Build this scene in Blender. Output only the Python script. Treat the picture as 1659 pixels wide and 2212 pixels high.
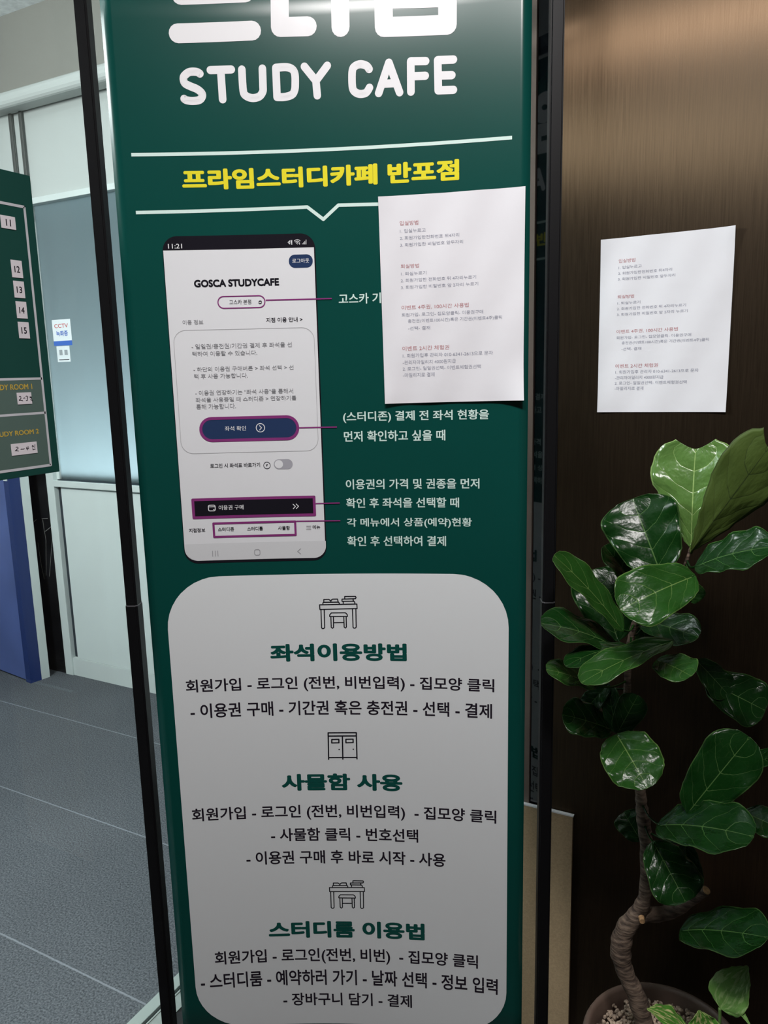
import bpy, bmesh, math, random
from mathutils import Vector, Matrix
from math import pi, sin, cos, sqrt
sc = bpy.context.scene
COL = sc.collection
for o in list(bpy.data.objects): bpy.data.objects.remove(o)

# ------------------------------------------------------------------ camera
CAMX, CAMY, CAMZ = (0.882332, 0.46999, -0.024491), (-0.063505, 0.170461, 0.983316), (0.466323, -0.866056, 0.180249)
EYE = 1.42
cam_d = bpy.data.cameras.new('camera'); cam = bpy.data.objects.new('camera', cam_d); COL.objects.link(cam)
X, Y, Z = Vector(CAMX), Vector(CAMY), Vector(CAMZ)
cam.matrix_world = Matrix(((X.x, Y.x, Z.x, 0), (X.y, Y.y, Z.y, 0), (X.z, Y.z, Z.z, EYE), (0, 0, 0, 1)))
cam_d.sensor_fit = 'VERTICAL'; cam_d.sensor_height = 24.0; cam_d.lens = 1667.0 / 2212 * 24.0
cam_d.clip_start = 0.01
sc.camera = cam
# ------------------------------------------------------------------ colour, world, lights
vs = sc.view_settings
vs.view_transform = 'Standard'; vs.look = 'None'; vs.gamma = 1.0; vs.use_curve_mapping = False
vs.exposure = 0.0
sc.cycles.max_bounces = 8; sc.cycles.use_denoising = True
w = bpy.data.worlds.new('world'); sc.world = w; w.use_nodes = True
w.node_tree.nodes['Background'].inputs[0].default_value = (0.8, 0.9, 1.0, 1)
w.node_tree.nodes['Background'].inputs[1].default_value = 0.01

def area(name, loc, size, power, col, target=None, shape='DISK', size_y=None, spread=pi):
    l = bpy.data.lights.new(name, 'AREA'); l.shape = shape; l.size = size; l.energy = power; l.color = col
    if size_y: l.size_y = size_y
    l.spread = spread
    o = bpy.data.objects.new(name, l); COL.objects.link(o); o.location = loc
    d = (Vector(target) - Vector(loc)) if target else Vector((0, 0, -1))
    o.rotation_euler = d.to_track_quat('-Z', 'Y').to_euler()
    return o
WARM = (1.0, 0.955, 0.94)
area('ceiling_lamp_main', (-0.29, 0.20, 2.40), 0.22, 13.5, WARM)
area('ceiling_lamp_side', (0.06, 0.20, 2.40), 0.22, 19.0, WARM)
pl = bpy.data.lights.new('corridor_standin_light', 'POINT'); pl.energy = 177.0; pl.color = (0.93, 0.985, 1.0); pl.shadow_soft_size = 0.16
po = bpy.data.objects.new('corridor_standin_light', pl); COL.objects.link(po); po.location = (-2.2, 0.25, 2.35)  # unseen, free-floating; stands in for corridor ceiling lamps and their bounce
area('pane_backlight', (-2.3, 2.88, 0.30), 1.6, 78.0, (0.95, 0.99, 1.0), target=(-2.5, 2.4, 0.75), shape='RECTANGLE', size_y=0.35)  # unseen low backlight, added so the frosted pane brightens towards its sill

# ------------------------------------------------------------------ materials
MATS = {}
def lin(c):
    return tuple(((x / 255) / 12.92 if x / 255 <= 0.04045 else ((x / 255 + 0.055) / 1.055) ** 2.4) for x in c)
def mat(name, col, rough=0.5, spec=0.5, metal=0.0, ior=None, noise=None, bump=None, coat=0.0):
    m = bpy.data.materials.new(name); m.use_nodes = True; nt = m.node_tree; b = nt.nodes['Principled BSDF']
    b.inputs['Base Color'].default_value = (*col, 1); b.inputs['Roughness'].default_value = rough
    b.inputs['Specular IOR Level'].default_value = spec; b.inputs['Metallic'].default_value = metal
    if ior: b.inputs['IOR'].default_value = ior
    if coat: b.inputs['Coat Weight'].default_value = coat; b.inputs['Coat Roughness'].default_value = 0.15
    if noise or bump:
        tc = nt.nodes.new('ShaderNodeTexCoord'); mp = nt.nodes.new('ShaderNodeMapping')
        nt.links.new(tc.outputs['Object'], mp.inputs[0])
        mp.inputs['Scale'].default_value = (noise or bump)[0]
        nz = nt.nodes.new('ShaderNodeTexNoise'); nz.inputs['Scale'].default_value = 1.0; nz.inputs['Detail'].default_value = 4
        nt.links.new(mp.outputs[0], nz.inputs['Vector'])
        if noise:
            mr = nt.nodes.new('ShaderNodeMapRange'); mr.inputs['From Min'].default_value = 0.3; mr.inputs['From Max'].default_value = 0.7
            mr.inputs['To Min'].default_value = 1 - noise[1]; mr.inputs['To Max'].default_value = 1 + noise[1]
            nt.links.new(nz.outputs['Fac'], mr.inputs['Value'])
            mx = nt.nodes.new('ShaderNodeVectorMath'); mx.operation = 'SCALE'; mx.inputs[0].default_value = col
            nt.links.new(mr.outputs[0], mx.inputs['Scale']); nt.links.new(mx.outputs[0], b.inputs['Base Color'])
        if bump:
            bp = nt.nodes.new('ShaderNodeBump'); bp.inputs['Strength'].default_value = bump[1]; bp.inputs['Distance'].default_value = bump[2]
            nt.links.new(nz.outputs['Fac'], bp.inputs['Height']); nt.links.new(bp.outputs[0], b.inputs['Normal'])
    MATS[name] = m
    return m
PR = dict(rough=0.22, spec=0.36)
GREEN = mat('banner_green', (0.0025, 0.055, 0.045), noise=((3, 3, 3), 0.04), **PR)
WHITE = mat('print_white', (0.76, 0.76, 0.78), **PR)
PALE = mat('print_pale_mint', (0.62, 0.78, 0.73), **PR)
YELLOW = mat('print_yellow', (0.74, 0.66, 0.03), **PR)
CARD = mat('print_card_grey', (0.73, 0.755, 0.77), **PR)
BLACK = mat('print_black', (0.010, 0.009, 0.014), **PR)
INK = mat('print_ink', (0.018, 0.013, 0.022), **PR)
DKGREEN = mat('print_dark_green', (0.006, 0.075, 0.062), **PR)
SCREEN = mat('print_screen', (0.70, 0.71, 0.735), **PR)
BAND = mat('print_screen_band', (0.62, 0.63, 0.65), **PR)
GREYTX = mat('print_grey_text', (0.30, 0.30, 0.32), **PR)
GREYLN = mat('print_grey_line', (0.42, 0.42, 0.44), **PR)
TOGGLE = mat('print_toggle_grey', (0.36, 0.36, 0.40), **PR)
NAVY = mat('print_navy', (0.020, 0.040, 0.105), **PR)
MAGENTA = mat('print_magenta', (0.22, 0.035, 0.17), **PR)
PAPER = mat('paper', (0.705, 0.70, 0.735), rough=0.65, spec=0.3, bump=((14, 14, 14), 0.12, 0.01))
RED_INK = mat('paper_red_ink', (0.42, 0.16, 0.17), rough=0.7, spec=0.2)
GREY_INK = mat('paper_grey_ink', (0.25, 0.26, 0.33), rough=0.7, spec=0.2)
METAL = mat('black_coated_aluminium', (0.005, 0.005, 0.0058), rough=0.42, spec=0.2)
JOINT = mat('worn_joint_edge', (0.12, 0.12, 0.13), rough=0.4)
KRAFT = mat('kraft_board', (0.38, 0.275, 0.165), rough=0.85, spec=0.2, noise=((300, 300, 300), 0.12))
KEDGE = mat('board_white_edge', (0.7, 0.7, 0.72), rough=0.7)
BGLASS = mat('black_glass', (0.002, 0.003, 0.004), rough=0.03, spec=0.5, ior=2.0)
WALLP = mat('corridor_white_paint', (0.51, 0.54, 0.52), rough=0.6, noise=((2, 2, 2), 0.03))
BULK = mat('bulkhead_shade_grey', (0.24, 0.235, 0.21), rough=0.7, noise=((2, 2, 2), 0.04))  # grey paints weaker light onto the bulkhead; also cuts bounce behind the pane
FRAME = mat('window_frame_white', (0.66, 0.72, 0.70), rough=0.4)
PANEL = mat('partition_panel', (0.70, 0.77, 0.75), rough=0.5, noise=((3, 3, 3), 0.03))
DARKGAP = mat('dark_gap', (0.02, 0.03, 0.04), rough=0.4)
STONE = mat('black_stone', (0.008, 0.008, 0.009), rough=0.25, noise=((5, 5, 9), 0.7))
DOORBLUE = mat('door_blue_panel', (0.085, 0.125, 0.33), rough=0.4, noise=((4, 4, 3), 0.2))
DOORNAVY = mat('door_navy_edge', (0.011, 0.030, 0.14), rough=0.4)
BRASS = mat('brass_handle', (0.6, 0.45, 0.15), rough=0.35, metal=1.0)
RAIL = mat('threshold_metal', (0.42, 0.47, 0.44), rough=0.4, metal=0.4)
BLACKFLOOR = mat('dark_floor', (0.006, 0.006, 0.007), rough=0.5, noise=((40, 40, 40), 0.4))
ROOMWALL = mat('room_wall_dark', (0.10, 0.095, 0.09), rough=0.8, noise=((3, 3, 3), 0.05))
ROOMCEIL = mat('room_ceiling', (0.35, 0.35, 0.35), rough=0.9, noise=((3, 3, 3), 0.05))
CEIL = mat('corridor_ceiling_tile', (0.80, 0.84, 0.85), rough=0.9, noise=((40, 40, 40), 0.15), bump=((120, 120, 120), 0.3, 0.003))
TAG = mat('tag_paper', (0.78, 0.73, 0.77), rough=0.7, spec=0.2, noise=((40, 40, 40), 0.02))
CHARTG = mat('chart_green', (0.004, 0.060, 0.047), rough=0.5, noise=((4, 4, 4), 0.05))
CHARTC = mat('chart_sage', (0.095, 0.150, 0.130), rough=0.5, noise=((4, 4, 4), 0.05))
CHARTW = mat('chart_white_line', (0.62, 0.62, 0.66), rough=0.5)
GOLD = mat('chart_gold_letters', (0.62, 0.42, 0.06), rough=0.5)
STBLUE = mat('sticker_blue', (0.05, 0.15, 0.55), rough=0.5)
STRED = mat('sticker_red', (0.6, 0.12, 0.12), rough=0.5)
STW = mat('sticker_white', (0.85, 0.9, 0.92), rough=0.5)
STGREY = mat('sticker_grey', (0.35, 0.38, 0.40), rough=0.6)
CONDUIT = mat('conduit_grey', (0.075, 0.08, 0.075), rough=0.5)
POT = mat('pot_brown', (0.125, 0.085, 0.066), rough=0.55, noise=((20, 20, 20), 0.1))
GRAVEL = mat('gravel', (0.42, 0.33, 0.25), rough=0.9, noise=((90, 90, 90), 0.45))
CUT = mat('cut_wood', (0.42, 0.25, 0.12), rough=0.8, noise=((200, 200, 200), 0.3))

def nodes(m): return m.node_tree.nodes, m.node_tree.links
def math_(N, L, op, a, b=None, c=None):
    n = N.new('ShaderNodeMath'); n.operation = op
    for i, x in enumerate((a, b, c)):
        if x is None: continue
        if isinstance(x, (int, float)): n.inputs[i].default_value = x
        else: L.new(x, n.inputs[i])
    return n.outputs[0]
# brushed dark wood laminate: fine vertical streaks
def wood_mat():
    m = mat('wood_laminate', (0.030, 0.020, 0.013), rough=0.42, spec=0.5); N, L = nodes(m); b = N['Principled BSDF']
    tc = N.new('ShaderNodeTexCoord'); mp = N.new('ShaderNodeMapping'); L.new(tc.outputs['Object'], mp.inputs[0])
    mp.inputs['Scale'].default_value = (620, 620, 14)
    n1 = N.new('ShaderNodeTexNoise'); n1.inputs['Scale'].default_value = 1; n1.inputs['Detail'].default_value = 5; L.new(mp.outputs[0], n1.inputs['Vector'])
    mp2 = N.new('ShaderNodeMapping'); L.new(tc.outputs['Object'], mp2.inputs[0]); mp2.inputs['Scale'].default_value = (28, 28, 0.8)
    n2 = N.new('ShaderNodeTexNoise'); n2.inputs['Scale'].default_value = 1; n2.inputs['Detail'].default_value = 3; L.new(mp2.outputs[0], n2.inputs['Vector'])
    s = math_(N, L, 'ADD', math_(N, L, 'MULTIPLY', n1.outputs['Fac'], 0.88), math_(N, L, 'MULTIPLY', n2.outputs['Fac'], 0.12))
    cr = N.new('ShaderNodeValToRGB'); L.new(s, cr.inputs[0])
    cr.color_ramp.elements[0].position = 0.28; cr.color_ramp.elements[0].color = (WOOD0[0], WOOD0[1], WOOD0[2], 1)
    cr.color_ramp.elements[1].position = 0.72; cr.color_ramp.elements[1].color = (WOOD1[0], WOOD1[1], WOOD1[2], 1)
    L.new(cr.outputs[0], b.inputs['Base Color'])
    b.inputs['Specular Tint'].default_value = (1.0, 0.78, 0.56, 1)
    mr = N.new('ShaderNodeMapRange'); L.new(n1.outputs['Fac'], mr.inputs['Value']); mr.inputs['From Min'].default_value = .3; mr.inputs['From Max'].default_value = .7
    mr.inputs['To Min'].default_value = 0.38; mr.inputs['To Max'].default_value = 0.44; L.new(mr.outputs[0], b.inputs['Roughness'])
    bp = N.new('ShaderNodeBump'); bp.inputs['Strength'].default_value = 0.12; bp.inputs['Distance'].default_value = 0.0006
    L.new(n1.outputs['Fac'], bp.inputs['Height']); L.new(bp.outputs[0], b.inputs['Normal'])
    gl = N.new('ShaderNodeBsdfGlossy'); L.new(mr.outputs[0], gl.inputs['Roughness']); L.new(bp.outputs[0], gl.inputs['Normal'])
    tg = N.new('ShaderNodeTangent'); tg.direction_type = 'RADIAL'; tg.axis = 'Z'; L.new(tg.outputs[0], gl.inputs['Tangent']); gl.inputs['Anisotropy'].default_value = -0.75
    gs = N.new('ShaderNodeVectorMath'); gs.operation = 'SCALE'; L.new(cr.outputs[0], gs.inputs[0]); gs.inputs['Scale'].default_value = 17.5; L.new(gs.outputs[0], gl.inputs['Color'])
    ms = N.new('ShaderNodeMixShader'); ms.inputs[0].default_value = 0.30; L.new(b.outputs[0], ms.inputs[1]); L.new(gl.outputs[0], ms.inputs[2]); L.new(ms.outputs[0], N['Material Output'].inputs[0])
    return m
WOOD0 = (0.0075, 0.0048, 0.0028); WOOD1 = (0.0125, 0.0080, 0.0047)
WOOD = wood_mat()
def carpet_mat():
    m = mat('speckled_carpet', (0.1, 0.11, 0.12), rough=0.75, spec=0.35); N, L = nodes(m); b = N['Principled BSDF']
    tc = N.new('ShaderNodeTexCoord')
    nz = N.new('ShaderNodeTexNoise'); nz.inputs['Scale'].default_value = 210; nz.inputs['Detail'].default_value = 3; L.new(tc.outputs['Object'], nz.inputs['Vector'])
    n2 = N.new('ShaderNodeTexNoise'); n2.inputs['Scale'].default_value = 2.2; n2.inputs['Detail'].default_value = 2; L.new(tc.outputs['Object'], n2.inputs['Vector'])
    cr = N.new('ShaderNodeValToRGB'); L.new(nz.outputs['Fac'], cr.inputs[0])
    cr.color_ramp.elements[0].position = 0.34; cr.color_ramp.elements[0].color = (0.040, 0.045, 0.053, 1)
    cr.color_ramp.elements[1].position = 0.70; cr.color_ramp.elements[1].color = (0.150, 0.160, 0.176, 1)
    sp = N.new('ShaderNodeSeparateXYZ'); L.new(tc.outputs['Object'], sp.inputs[0])
    ph = math_(N, L, 'FRACT', math_(N, L, 'DIVIDE', math_(N, L, 'ADD', sp.outputs['Y'], 10 * 0.483 - 1.084), 0.483))
    seam = math_(N, L, 'LESS_THAN', ph, 0.010)
    mx = N.new('ShaderNodeMix'); mx.data_type = 'RGBA'; L.new(math_(N, L, 'MULTIPLY', seam, 0.45), mx.inputs['Factor'])
    L.new(cr.outputs[0], mx.inputs['A']); mx.inputs['B'].default_value = (0.36, 0.38, 0.42, 1)
    sc_ = N.new('ShaderNodeVectorMath'); sc_.operation = 'SCALE'; L.new(mx.outputs['Result'], sc_.inputs[0])
    L.new(math_(N, L, 'ADD', math_(N, L, 'MULTIPLY', n2.outputs['Fac'], 0.5), 0.75), sc_.inputs['Scale'])
    L.new(sc_.outputs[0], b.inputs['Base Color'])
    bp = N.new('ShaderNodeBump'); bp.inputs['Strength'].default_value = 0.4; bp.inputs['Distance'].default_value = 0.002
    L.new(nz.outputs['Fac'], bp.inputs['Height']); L.new(bp.outputs[0], b.inputs['Normal'])
    return m
CARPET = carpet_mat()
def clear_glass():
    m = bpy.data.materials.new('clear_glass'); m.use_nodes = True; N, L = nodes(m); N.clear()
    out = N.new('ShaderNodeOutputMaterial'); mix = N.new('ShaderNodeMixShader'); tr = N.new('ShaderNodeBsdfTransparent'); gl = N.new('ShaderNodeBsdfGlossy')
    tr.inputs[0].default_value = (0.965, 0.985, 0.975, 1); gl.inputs['Roughness'].default_value = 0.02
    lw = N.new('ShaderNodeLayerWeight'); lw.inputs['Blend'].default_value = 0.5
    fr = math_(N, L, 'ADD', math_(N, L, 'MULTIPLY', math_(N, L, 'POWER', lw.outputs['Facing'], 5.0), 0.5), 0.03)
    L.new(fr, mix.inputs[0]); L.new(tr.outputs[0], mix.inputs[1]); L.new(gl.outputs[0], mix.inputs[2]); L.new(mix.outputs[0], out.inputs[0])
    return m
CLEAR = clear_glass()
def frosted():
    m = bpy.data.materials.new('frosted_glass'); m.use_nodes = True; N, L = nodes(m); N.clear()
    out = N.new('ShaderNodeOutputMaterial'); mix = N.new('ShaderNodeMixShader'); tl = N.new('ShaderNodeBsdfTranslucent'); pr = N.new('ShaderNodeBsdfPrincipled')
    tl.inputs[0].default_value = (0.74, 0.86, 0.91, 1); pr.inputs['Base Color'].default_value = (0.05, 0.06, 0.065, 1); pr.inputs['Roughness'].default_value = 0.3
    mix.inputs[0].default_value = 0.45
    L.new(tl.outputs[0], mix.inputs[1]); L.new(pr.outputs[0], mix.inputs[2]); L.new(mix.outputs[0], out.inputs[0])
    return m
FROST = frosted()
def bark_mat():
    m = mat('bark', (0.1, 0.07, 0.05), rough=0.75); N, L = nodes(m); b = N['Principled BSDF']
    tc = N.new('ShaderNodeTexCoord'); mp = N.new('ShaderNodeMapping'); L.new(tc.outputs['Object'], mp.inputs[0]); mp.inputs['Scale'].default_value = (60, 60, 220)
    nz = N.new('ShaderNodeTexNoise'); nz.inputs['Scale'].default_value = 1; nz.inputs['Detail'].default_value = 5; L.new(mp.outputs[0], nz.inputs['Vector'])
    cr = N.new('ShaderNodeValToRGB'); L.new(nz.outputs['Fac'], cr.inputs[0])
    cr.color_ramp.elements[0].position = .35; cr.color_ramp.elements[0].color = (0.045, 0.030, 0.022, 1)
    cr.color_ramp.elements[1].position = .68; cr.color_ramp.elements[1].color = (0.20, 0.145, 0.105, 1)
    L.new(cr.outputs[0], b.inputs['Base Color'])
    bp = N.new('ShaderNodeBump'); bp.inputs['Strength'].default_value = .7; bp.inputs['Distance'].default_value = .003; L.new(nz.outputs['Fac'], bp.inputs['Height']); L.new(bp.outputs[0], b.inputs['Normal'])
    return m
BARK = bark_mat()
def leaf_mat(name, base, vein, rough=0.3, veins=True, variegate=None, transl=0.12, spec=0.26, bump=0.2):
    m = mat(name, base, rough=rough, spec=spec); N, L = nodes(m); b = N['Principled BSDF']
    uv = N.new('ShaderNodeUVMap'); sp = N.new('ShaderNodeSeparateXYZ'); L.new(uv.outputs[0], sp.inputs[0])
    at = math_(N, L, 'ABSOLUTE', math_(N, L, 'SUBTRACT', math_(N, L, 'MULTIPLY', sp.outputs['X'], 2.0), 1.0))
    v = sp.outputs['Y']
    nz = N.new('ShaderNodeTexNoise'); nz.inputs['Scale'].default_value = 5; nz.inputs['Detail'].default_value = 3; L.new(uv.outputs[0], nz.inputs['Vector'])
    wob = math_(N, L, 'MULTIPLY', math_(N, L, 'SUBTRACT', nz.outputs['Fac'], 0.5), 0.35)
    midw = math_(N, L, 'SUBTRACT', 0.026, math_(N, L, 'MULTIPLY', v, 0.018))
    mid = math_(N, L, 'LESS_THAN', at, midw)
    ph = math_(N, L, 'FRACT', math_(N, L, 'ADD', math_(N, L, 'SUBTRACT', math_(N, L, 'MULTIPLY', v, 4.6), math_(N, L, 'MULTIPLY', math_(N, L, 'POWER', at, 1.3), 1.55)), wob))
    dl = math_(N, L, 'ABSOLUTE', math_(N, L, 'SUBTRACT', ph, 0.5))
    lw = math_(N, L, 'SUBTRACT', 0.022, math_(N, L, 'MULTIPLY', at, 0.018))
    lat = math_(N, L, 'LESS_THAN', dl, lw)
    vo = N.new('ShaderNodeTexVoronoi'); vo.feature = 'DISTANCE_TO_EDGE'; vo.inputs['Scale'].default_value = 9; L.new(uv.outputs[0], vo.inputs['Vector'])
    net = math_(N, L, 'MULTIPLY', math_(N, L, 'LESS_THAN', vo.outputs['Distance'], 0.012), 0.10)
    fac = math_(N, L, 'MAXIMUM', math_(N, L, 'MAXIMUM', mid, math_(N, L, 'MULTIPLY', lat, 0.75)), net)
    edge = math_(N, L, 'MULTIPLY', math_(N, L, 'GREATER_THAN', at, 0.965), 0.6)
    fac = math_(N, L, 'MAXIMUM', fac, edge)
    mx = N.new('ShaderNodeMix'); mx.data_type = 'RGBA'; L.new(fac, mx.inputs['Factor']); mx.inputs['B'].default_value = (*vein, 1)
    bm_ = N.new('ShaderNodeMix'); bm_.data_type = 'RGBA'; bm_.inputs['A'].default_value = (*[c * .8 for c in base], 1); bm_.inputs['B'].default_value = (*[c * 1.25 for c in base], 1); L.new(nz.outputs['Fac'], bm_.inputs['Factor'])
    src = bm_.outputs['Result']
    if variegate:
        n3 = N.new('ShaderNodeTexNoise'); n3.inputs['Scale'].default_value = 4.2; n3.inputs['Detail'].default_value = 4; mp = N.new('ShaderNodeMapping'); mp.inputs['Scale'].default_value = (2.5, 0.8, 1); L.new(uv.outputs[0], mp.inputs[0]); L.new(mp.outputs[0], n3.inputs['Vector'])
        v2 = N.new('ShaderNodeMix'); v2.data_type = 'RGBA'; mr = N.new('ShaderNodeMapRange'); mr.inputs['From Min'].default_value = .5; mr.inputs['From Max'].default_value = .58; L.new(n3.outputs['Fac'], mr.inputs['Value'])
        L.new(mr.outputs[0], v2.inputs['Factor']); L.new(src, v2.inputs['A']); v2.inputs['B'].default_value = (*variegate, 1); src = v2.outputs['Result']
    if veins: L.new(src, mx.inputs['A']); L.new(mx.outputs['Result'], b.inputs['Base Color'])
    else: L.new(src, b.inputs['Base Color'])
    h = math_(N, L, 'ADD', math_(N, L, 'MULTIPLY', math_(N, L, 'POWER', math_(N, L, 'MULTIPLY', dl, 2.0), 0.5), 0.5), math_(N, L, 'MULTIPLY', nz.outputs['Fac'], 1.6))
    bp = N.new('ShaderNodeBump'); bp.inputs['Strength'].default_value = bump; bp.inputs['Distance'].default_value = 0.006; L.new(h, bp.inputs['Height']); L.new(bp.outputs[0], b.inputs['Normal'])
    if transl:
        out = N['Material Output']; ms = N.new('ShaderNodeMixShader'); tl = N.new('ShaderNodeBsdfTranslucent'); tl.inputs[0].default_value = (*[min(1, c * 2.2) for c in base], 1)
        ms.inputs[0].default_value = transl; L.new(b.outputs[0], ms.inputs[1]); L.new(tl.outputs[0], ms.inputs[2]); L.new(ms.outputs[0], out.inputs[0])
    return m
LEAFD = leaf_mat('fig_leaf_dark', (0.0040, 0.027, 0.0040), (0.06, 0.125, 0.035), rough=0.25)
LEAFM = leaf_mat('fig_leaf_mid', (0.013, 0.056, 0.008), (0.11, 0.19, 0.05), rough=0.25)
LEAFL = leaf_mat('fig_leaf_young', (0.080, 0.165, 0.038), (0.26, 0.38, 0.13), rough=0.22, spec=0.45, bump=0.42)
LEAFU = leaf_mat('fig_leaf_underside', (0.052, 0.082, 0.014), (0.022, 0.035, 0.008), rough=0.6)
POTHL = leaf_mat('pothos_leaf', (0.10, 0.22, 0.05), (0.16, 0.28, 0.08), rough=0.3, variegate=(0.22, 0.33, 0.13))
POTHV = leaf_mat('pothos_leaf_variegated', (0.07, 0.22, 0.03), (0.16, 0.28, 0.08), rough=0.28, variegate=(0.50, 0.48, 0.22))

# ------------------------------------------------------------------ object helpers
def link(name, me, m, parent=None):
    o = bpy.data.objects.new(name, me); COL.objects.link(o)
    for x in (m if isinstance(m, (list, tuple)) else [m]): me.materials.append(x)
    if parent: o.parent = parent
    return o
def from_bm(name, bm, m, parent=None, smooth=False):
    me = bpy.data.meshes.new(name); bm.normal_update(); bm.to_mesh(me); bm.free()
    if smooth:
        for p in me.polygons: p.use_smooth = True
    return link(name, me, m, parent)
def tag(o, label=None, cat=None, group=None, kind=None):
    if label: o['label'] = label
    if cat: o['category'] = cat
    if group: o['group'] = group
    if kind: o['kind'] = kind
    return o
def empty(name, label, cat, loc=(0, 0, 0), group=None):
    o = bpy.data.objects.new(name, None); COL.objects.link(o); o.location = loc; o.empty_display_size = 0.05
    return tag(o, label, cat, group)
def box(bm, x0, x1, y0, y1, z0, z1, bevel=0.0):
    b2 = bmesh.new(); bmesh.ops.create_cube(b2, size=1.0)
    for v in b2.verts: v.co = Vector((x0 + (v.co.x + .5) * (x1 - x0), y0 + (v.co.y + .5) * (y1 - y0), z0 + (v.co.z + .5) * (z1 - z0)))
    if bevel: bmesh.ops.bevel(b2, geom=b2.edges[:], offset=bevel, segments=2, affect='EDGES', profile=0.5)
    me = bpy.data.meshes.new('tmp'); b2.to_mesh(me); b2.free(); bm.from_mesh(me); bpy.data.meshes.remove(me)
def slab(name, x0, x1, y0, y1, z0, z1, m, parent=None, bevel=0.0, kind=None):
    bm = bmesh.new(); box(bm, x0, x1, y0, y1, z0, z1, bevel); o = from_bm(name, bm, m, parent)
    if kind: o['kind'] = kind
    return o
def tube(bm, pts, radii, seg=14, cap=True, uvl=None):
    pts = [Vector(p) for p in pts]; rings = []; up = Vector((0.3, 1, 0.2))
    for i, p in enumerate(pts):
        d = (pts[min(i + 1, len(pts) - 1)] - pts[max(i - 1, 0)]).normalized()
        a = d.cross(up).normalized(); b = d.cross(a)
        rings.append([bm.verts.new(p + (a * cos(2 * pi * k / seg) + b * sin(2 * pi * k / seg)) * radii[i]) for k in range(seg)])
    fs = []
    for i in range(len(rings) - 1):
        for k in range(seg): fs.append(bm.faces.new((rings[i][k], rings[i][(k + 1) % seg], rings[i + 1][(k + 1) % seg], rings[i + 1][k])))
    if cap: fs.append(bm.faces.new(rings[0][::-1])); fs.append(bm.faces.new(rings[-1]))
    if uvl is not None:
        for f in fs:
            for l in f.loops: l[uvl].uv = (0.36, 0.3)
def smooth_path(pts, n=4):
    out = []
    for i in range(len(pts) - 1):
        p0, p1, p2, p3 = (pts[max(i - 1, 0)], pts[i], pts[i + 1], pts[min(i + 2, len(pts) - 1)])
        for k in range(n):
            t = k / n
            out.append(tuple(0.5 * (2 * b + (c - a) * t + (2 * a - 5 * b + 4 * c - d) * t * t + (3 * b - a - 3 * c + d) * t ** 3) for a, b, c, d in zip(p0, p1, p2, p3)))
    out.append(tuple(pts[-1])); return out

# ------------------------------------------------------------------ measured layout (metres)
BO, BX, BZ, BN, BSAG = (-0.629022, 0.9979, 1.42), (0.904191, 0.427126, -0.001185), (0.001313, -3e-06, 0.999999), (0.427126, -0.904192, -0.000563), 0.02177
WOODX = -0.392
CON = (-3.078, -3.013)
D={}
D['WT']=[('(스터디존) 결제 전 좌석 현황을', 0.02022, 0.24275, -0.07846, -0.06083), ('먼저 확인하고 싶을 때', 0.02065, 0.17707, -0.10739, -0.09064), ('이용권의 가격 및 권종을 먼저', 0.02119, 0.2285, -0.18199, -0.16591), ('확인 후 좌석을 선택할 때', 0.02075, 0.19733, -0.21165, -0.1956), ('각 메뉴에서 상품(예약)현황', 0.02095, 0.21695, -0.24392, -0.22773), ('확인 후 선택하여 결제', 0.02055, 0.17664, -0.27322, -0.25688), ('고스카 기', 0.01952, 0.08295, 0.09942, 0.11481)]
D['YT']=[('프라임스터디카페 반포점', -0.20362, 0.20016, 0.26687, 0.29566)]
D['GT']=[('좌석이용방법', -0.11173, 0.11167, -0.46528, -0.43494), ('사물함 사용', -0.10394, 0.10038, -0.69595, -0.66479), ('스터디룸 이용법', -0.13997, 0.1336, -0.97765, -0.94449)]
D['KT']=[('회원가입 - 로그인 (전번, 비번입력) - 집모양 클릭', -0.25172, 0.2517, -0.51723, -0.49124), ('- 이용권 구매 - 기간권 혹은 충전권 - 선택 - 결제', -0.24734, 0.24824, -0.55947, -0.53356), ('회원가입 - 로그인 (전번, 비번입력)  - 집모양 클릭', -0.25719, 0.25556, -0.74972, -0.72201), ('- 사물함 클릭 - 번호선택', -0.12674, 0.1252, -0.78989, -0.76506), ('- 이용권 구매 후 바로 시작 - 사용', -0.17108, 0.17088, -0.83313, -0.80762), ('회원가입 - 로그인(전번, 비번)  - 집모양 클릭', -0.23649, 0.22509, -1.0293, -0.99851), ('- 스터디룸 - 예약하러 가기 - 날짜 선택 - 정보 입력', -0.26366, 0.25879, -1.07288, -1.04136), ('- 장바구니 담기 - 결제', -0.12088, 0.10913, -1.11461, -1.08845)]
D['PW']=[('11:21', -0.23004, -0.20968, 0.18502, 0.19182), ('로그아웃', -0.04799, -0.02255, 0.16059, 0.16714), ('좌석 확인', -0.16314, -0.13059, -0.0864, -0.07899), ('이용권 구매', -0.18019, -0.14131, -0.21033, -0.20265)]
D['PB']=[('고스카 본점', -0.14505, -0.11236, 0.10321, 0.11004)]
D['PK']=[('지점 이용 안내 >', -0.09107, -0.03621, 0.07557, 0.08262), ('로그인 시 좌석표 바로가기', -0.1892, -0.11199, -0.1435, -0.13649), ('지점정보', -0.22873, -0.20347, -0.24485, -0.23837), ('스터디존', -0.18334, -0.15821, -0.24454, -0.23804), ('스터디룸', -0.13744, -0.11267, -0.24493, -0.23842), ('사물함', -0.08875, -0.06975, -0.24493, -0.23842), ('메뉴', -0.03364, -0.02172, -0.24427, -0.23795), ('?', -0.10251, -0.09972, -0.14267, -0.13951)]
D['PH']=[('GOSCA STUDYCAFE', -0.19579, -0.06904, 0.12909, 0.13988)]
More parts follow.
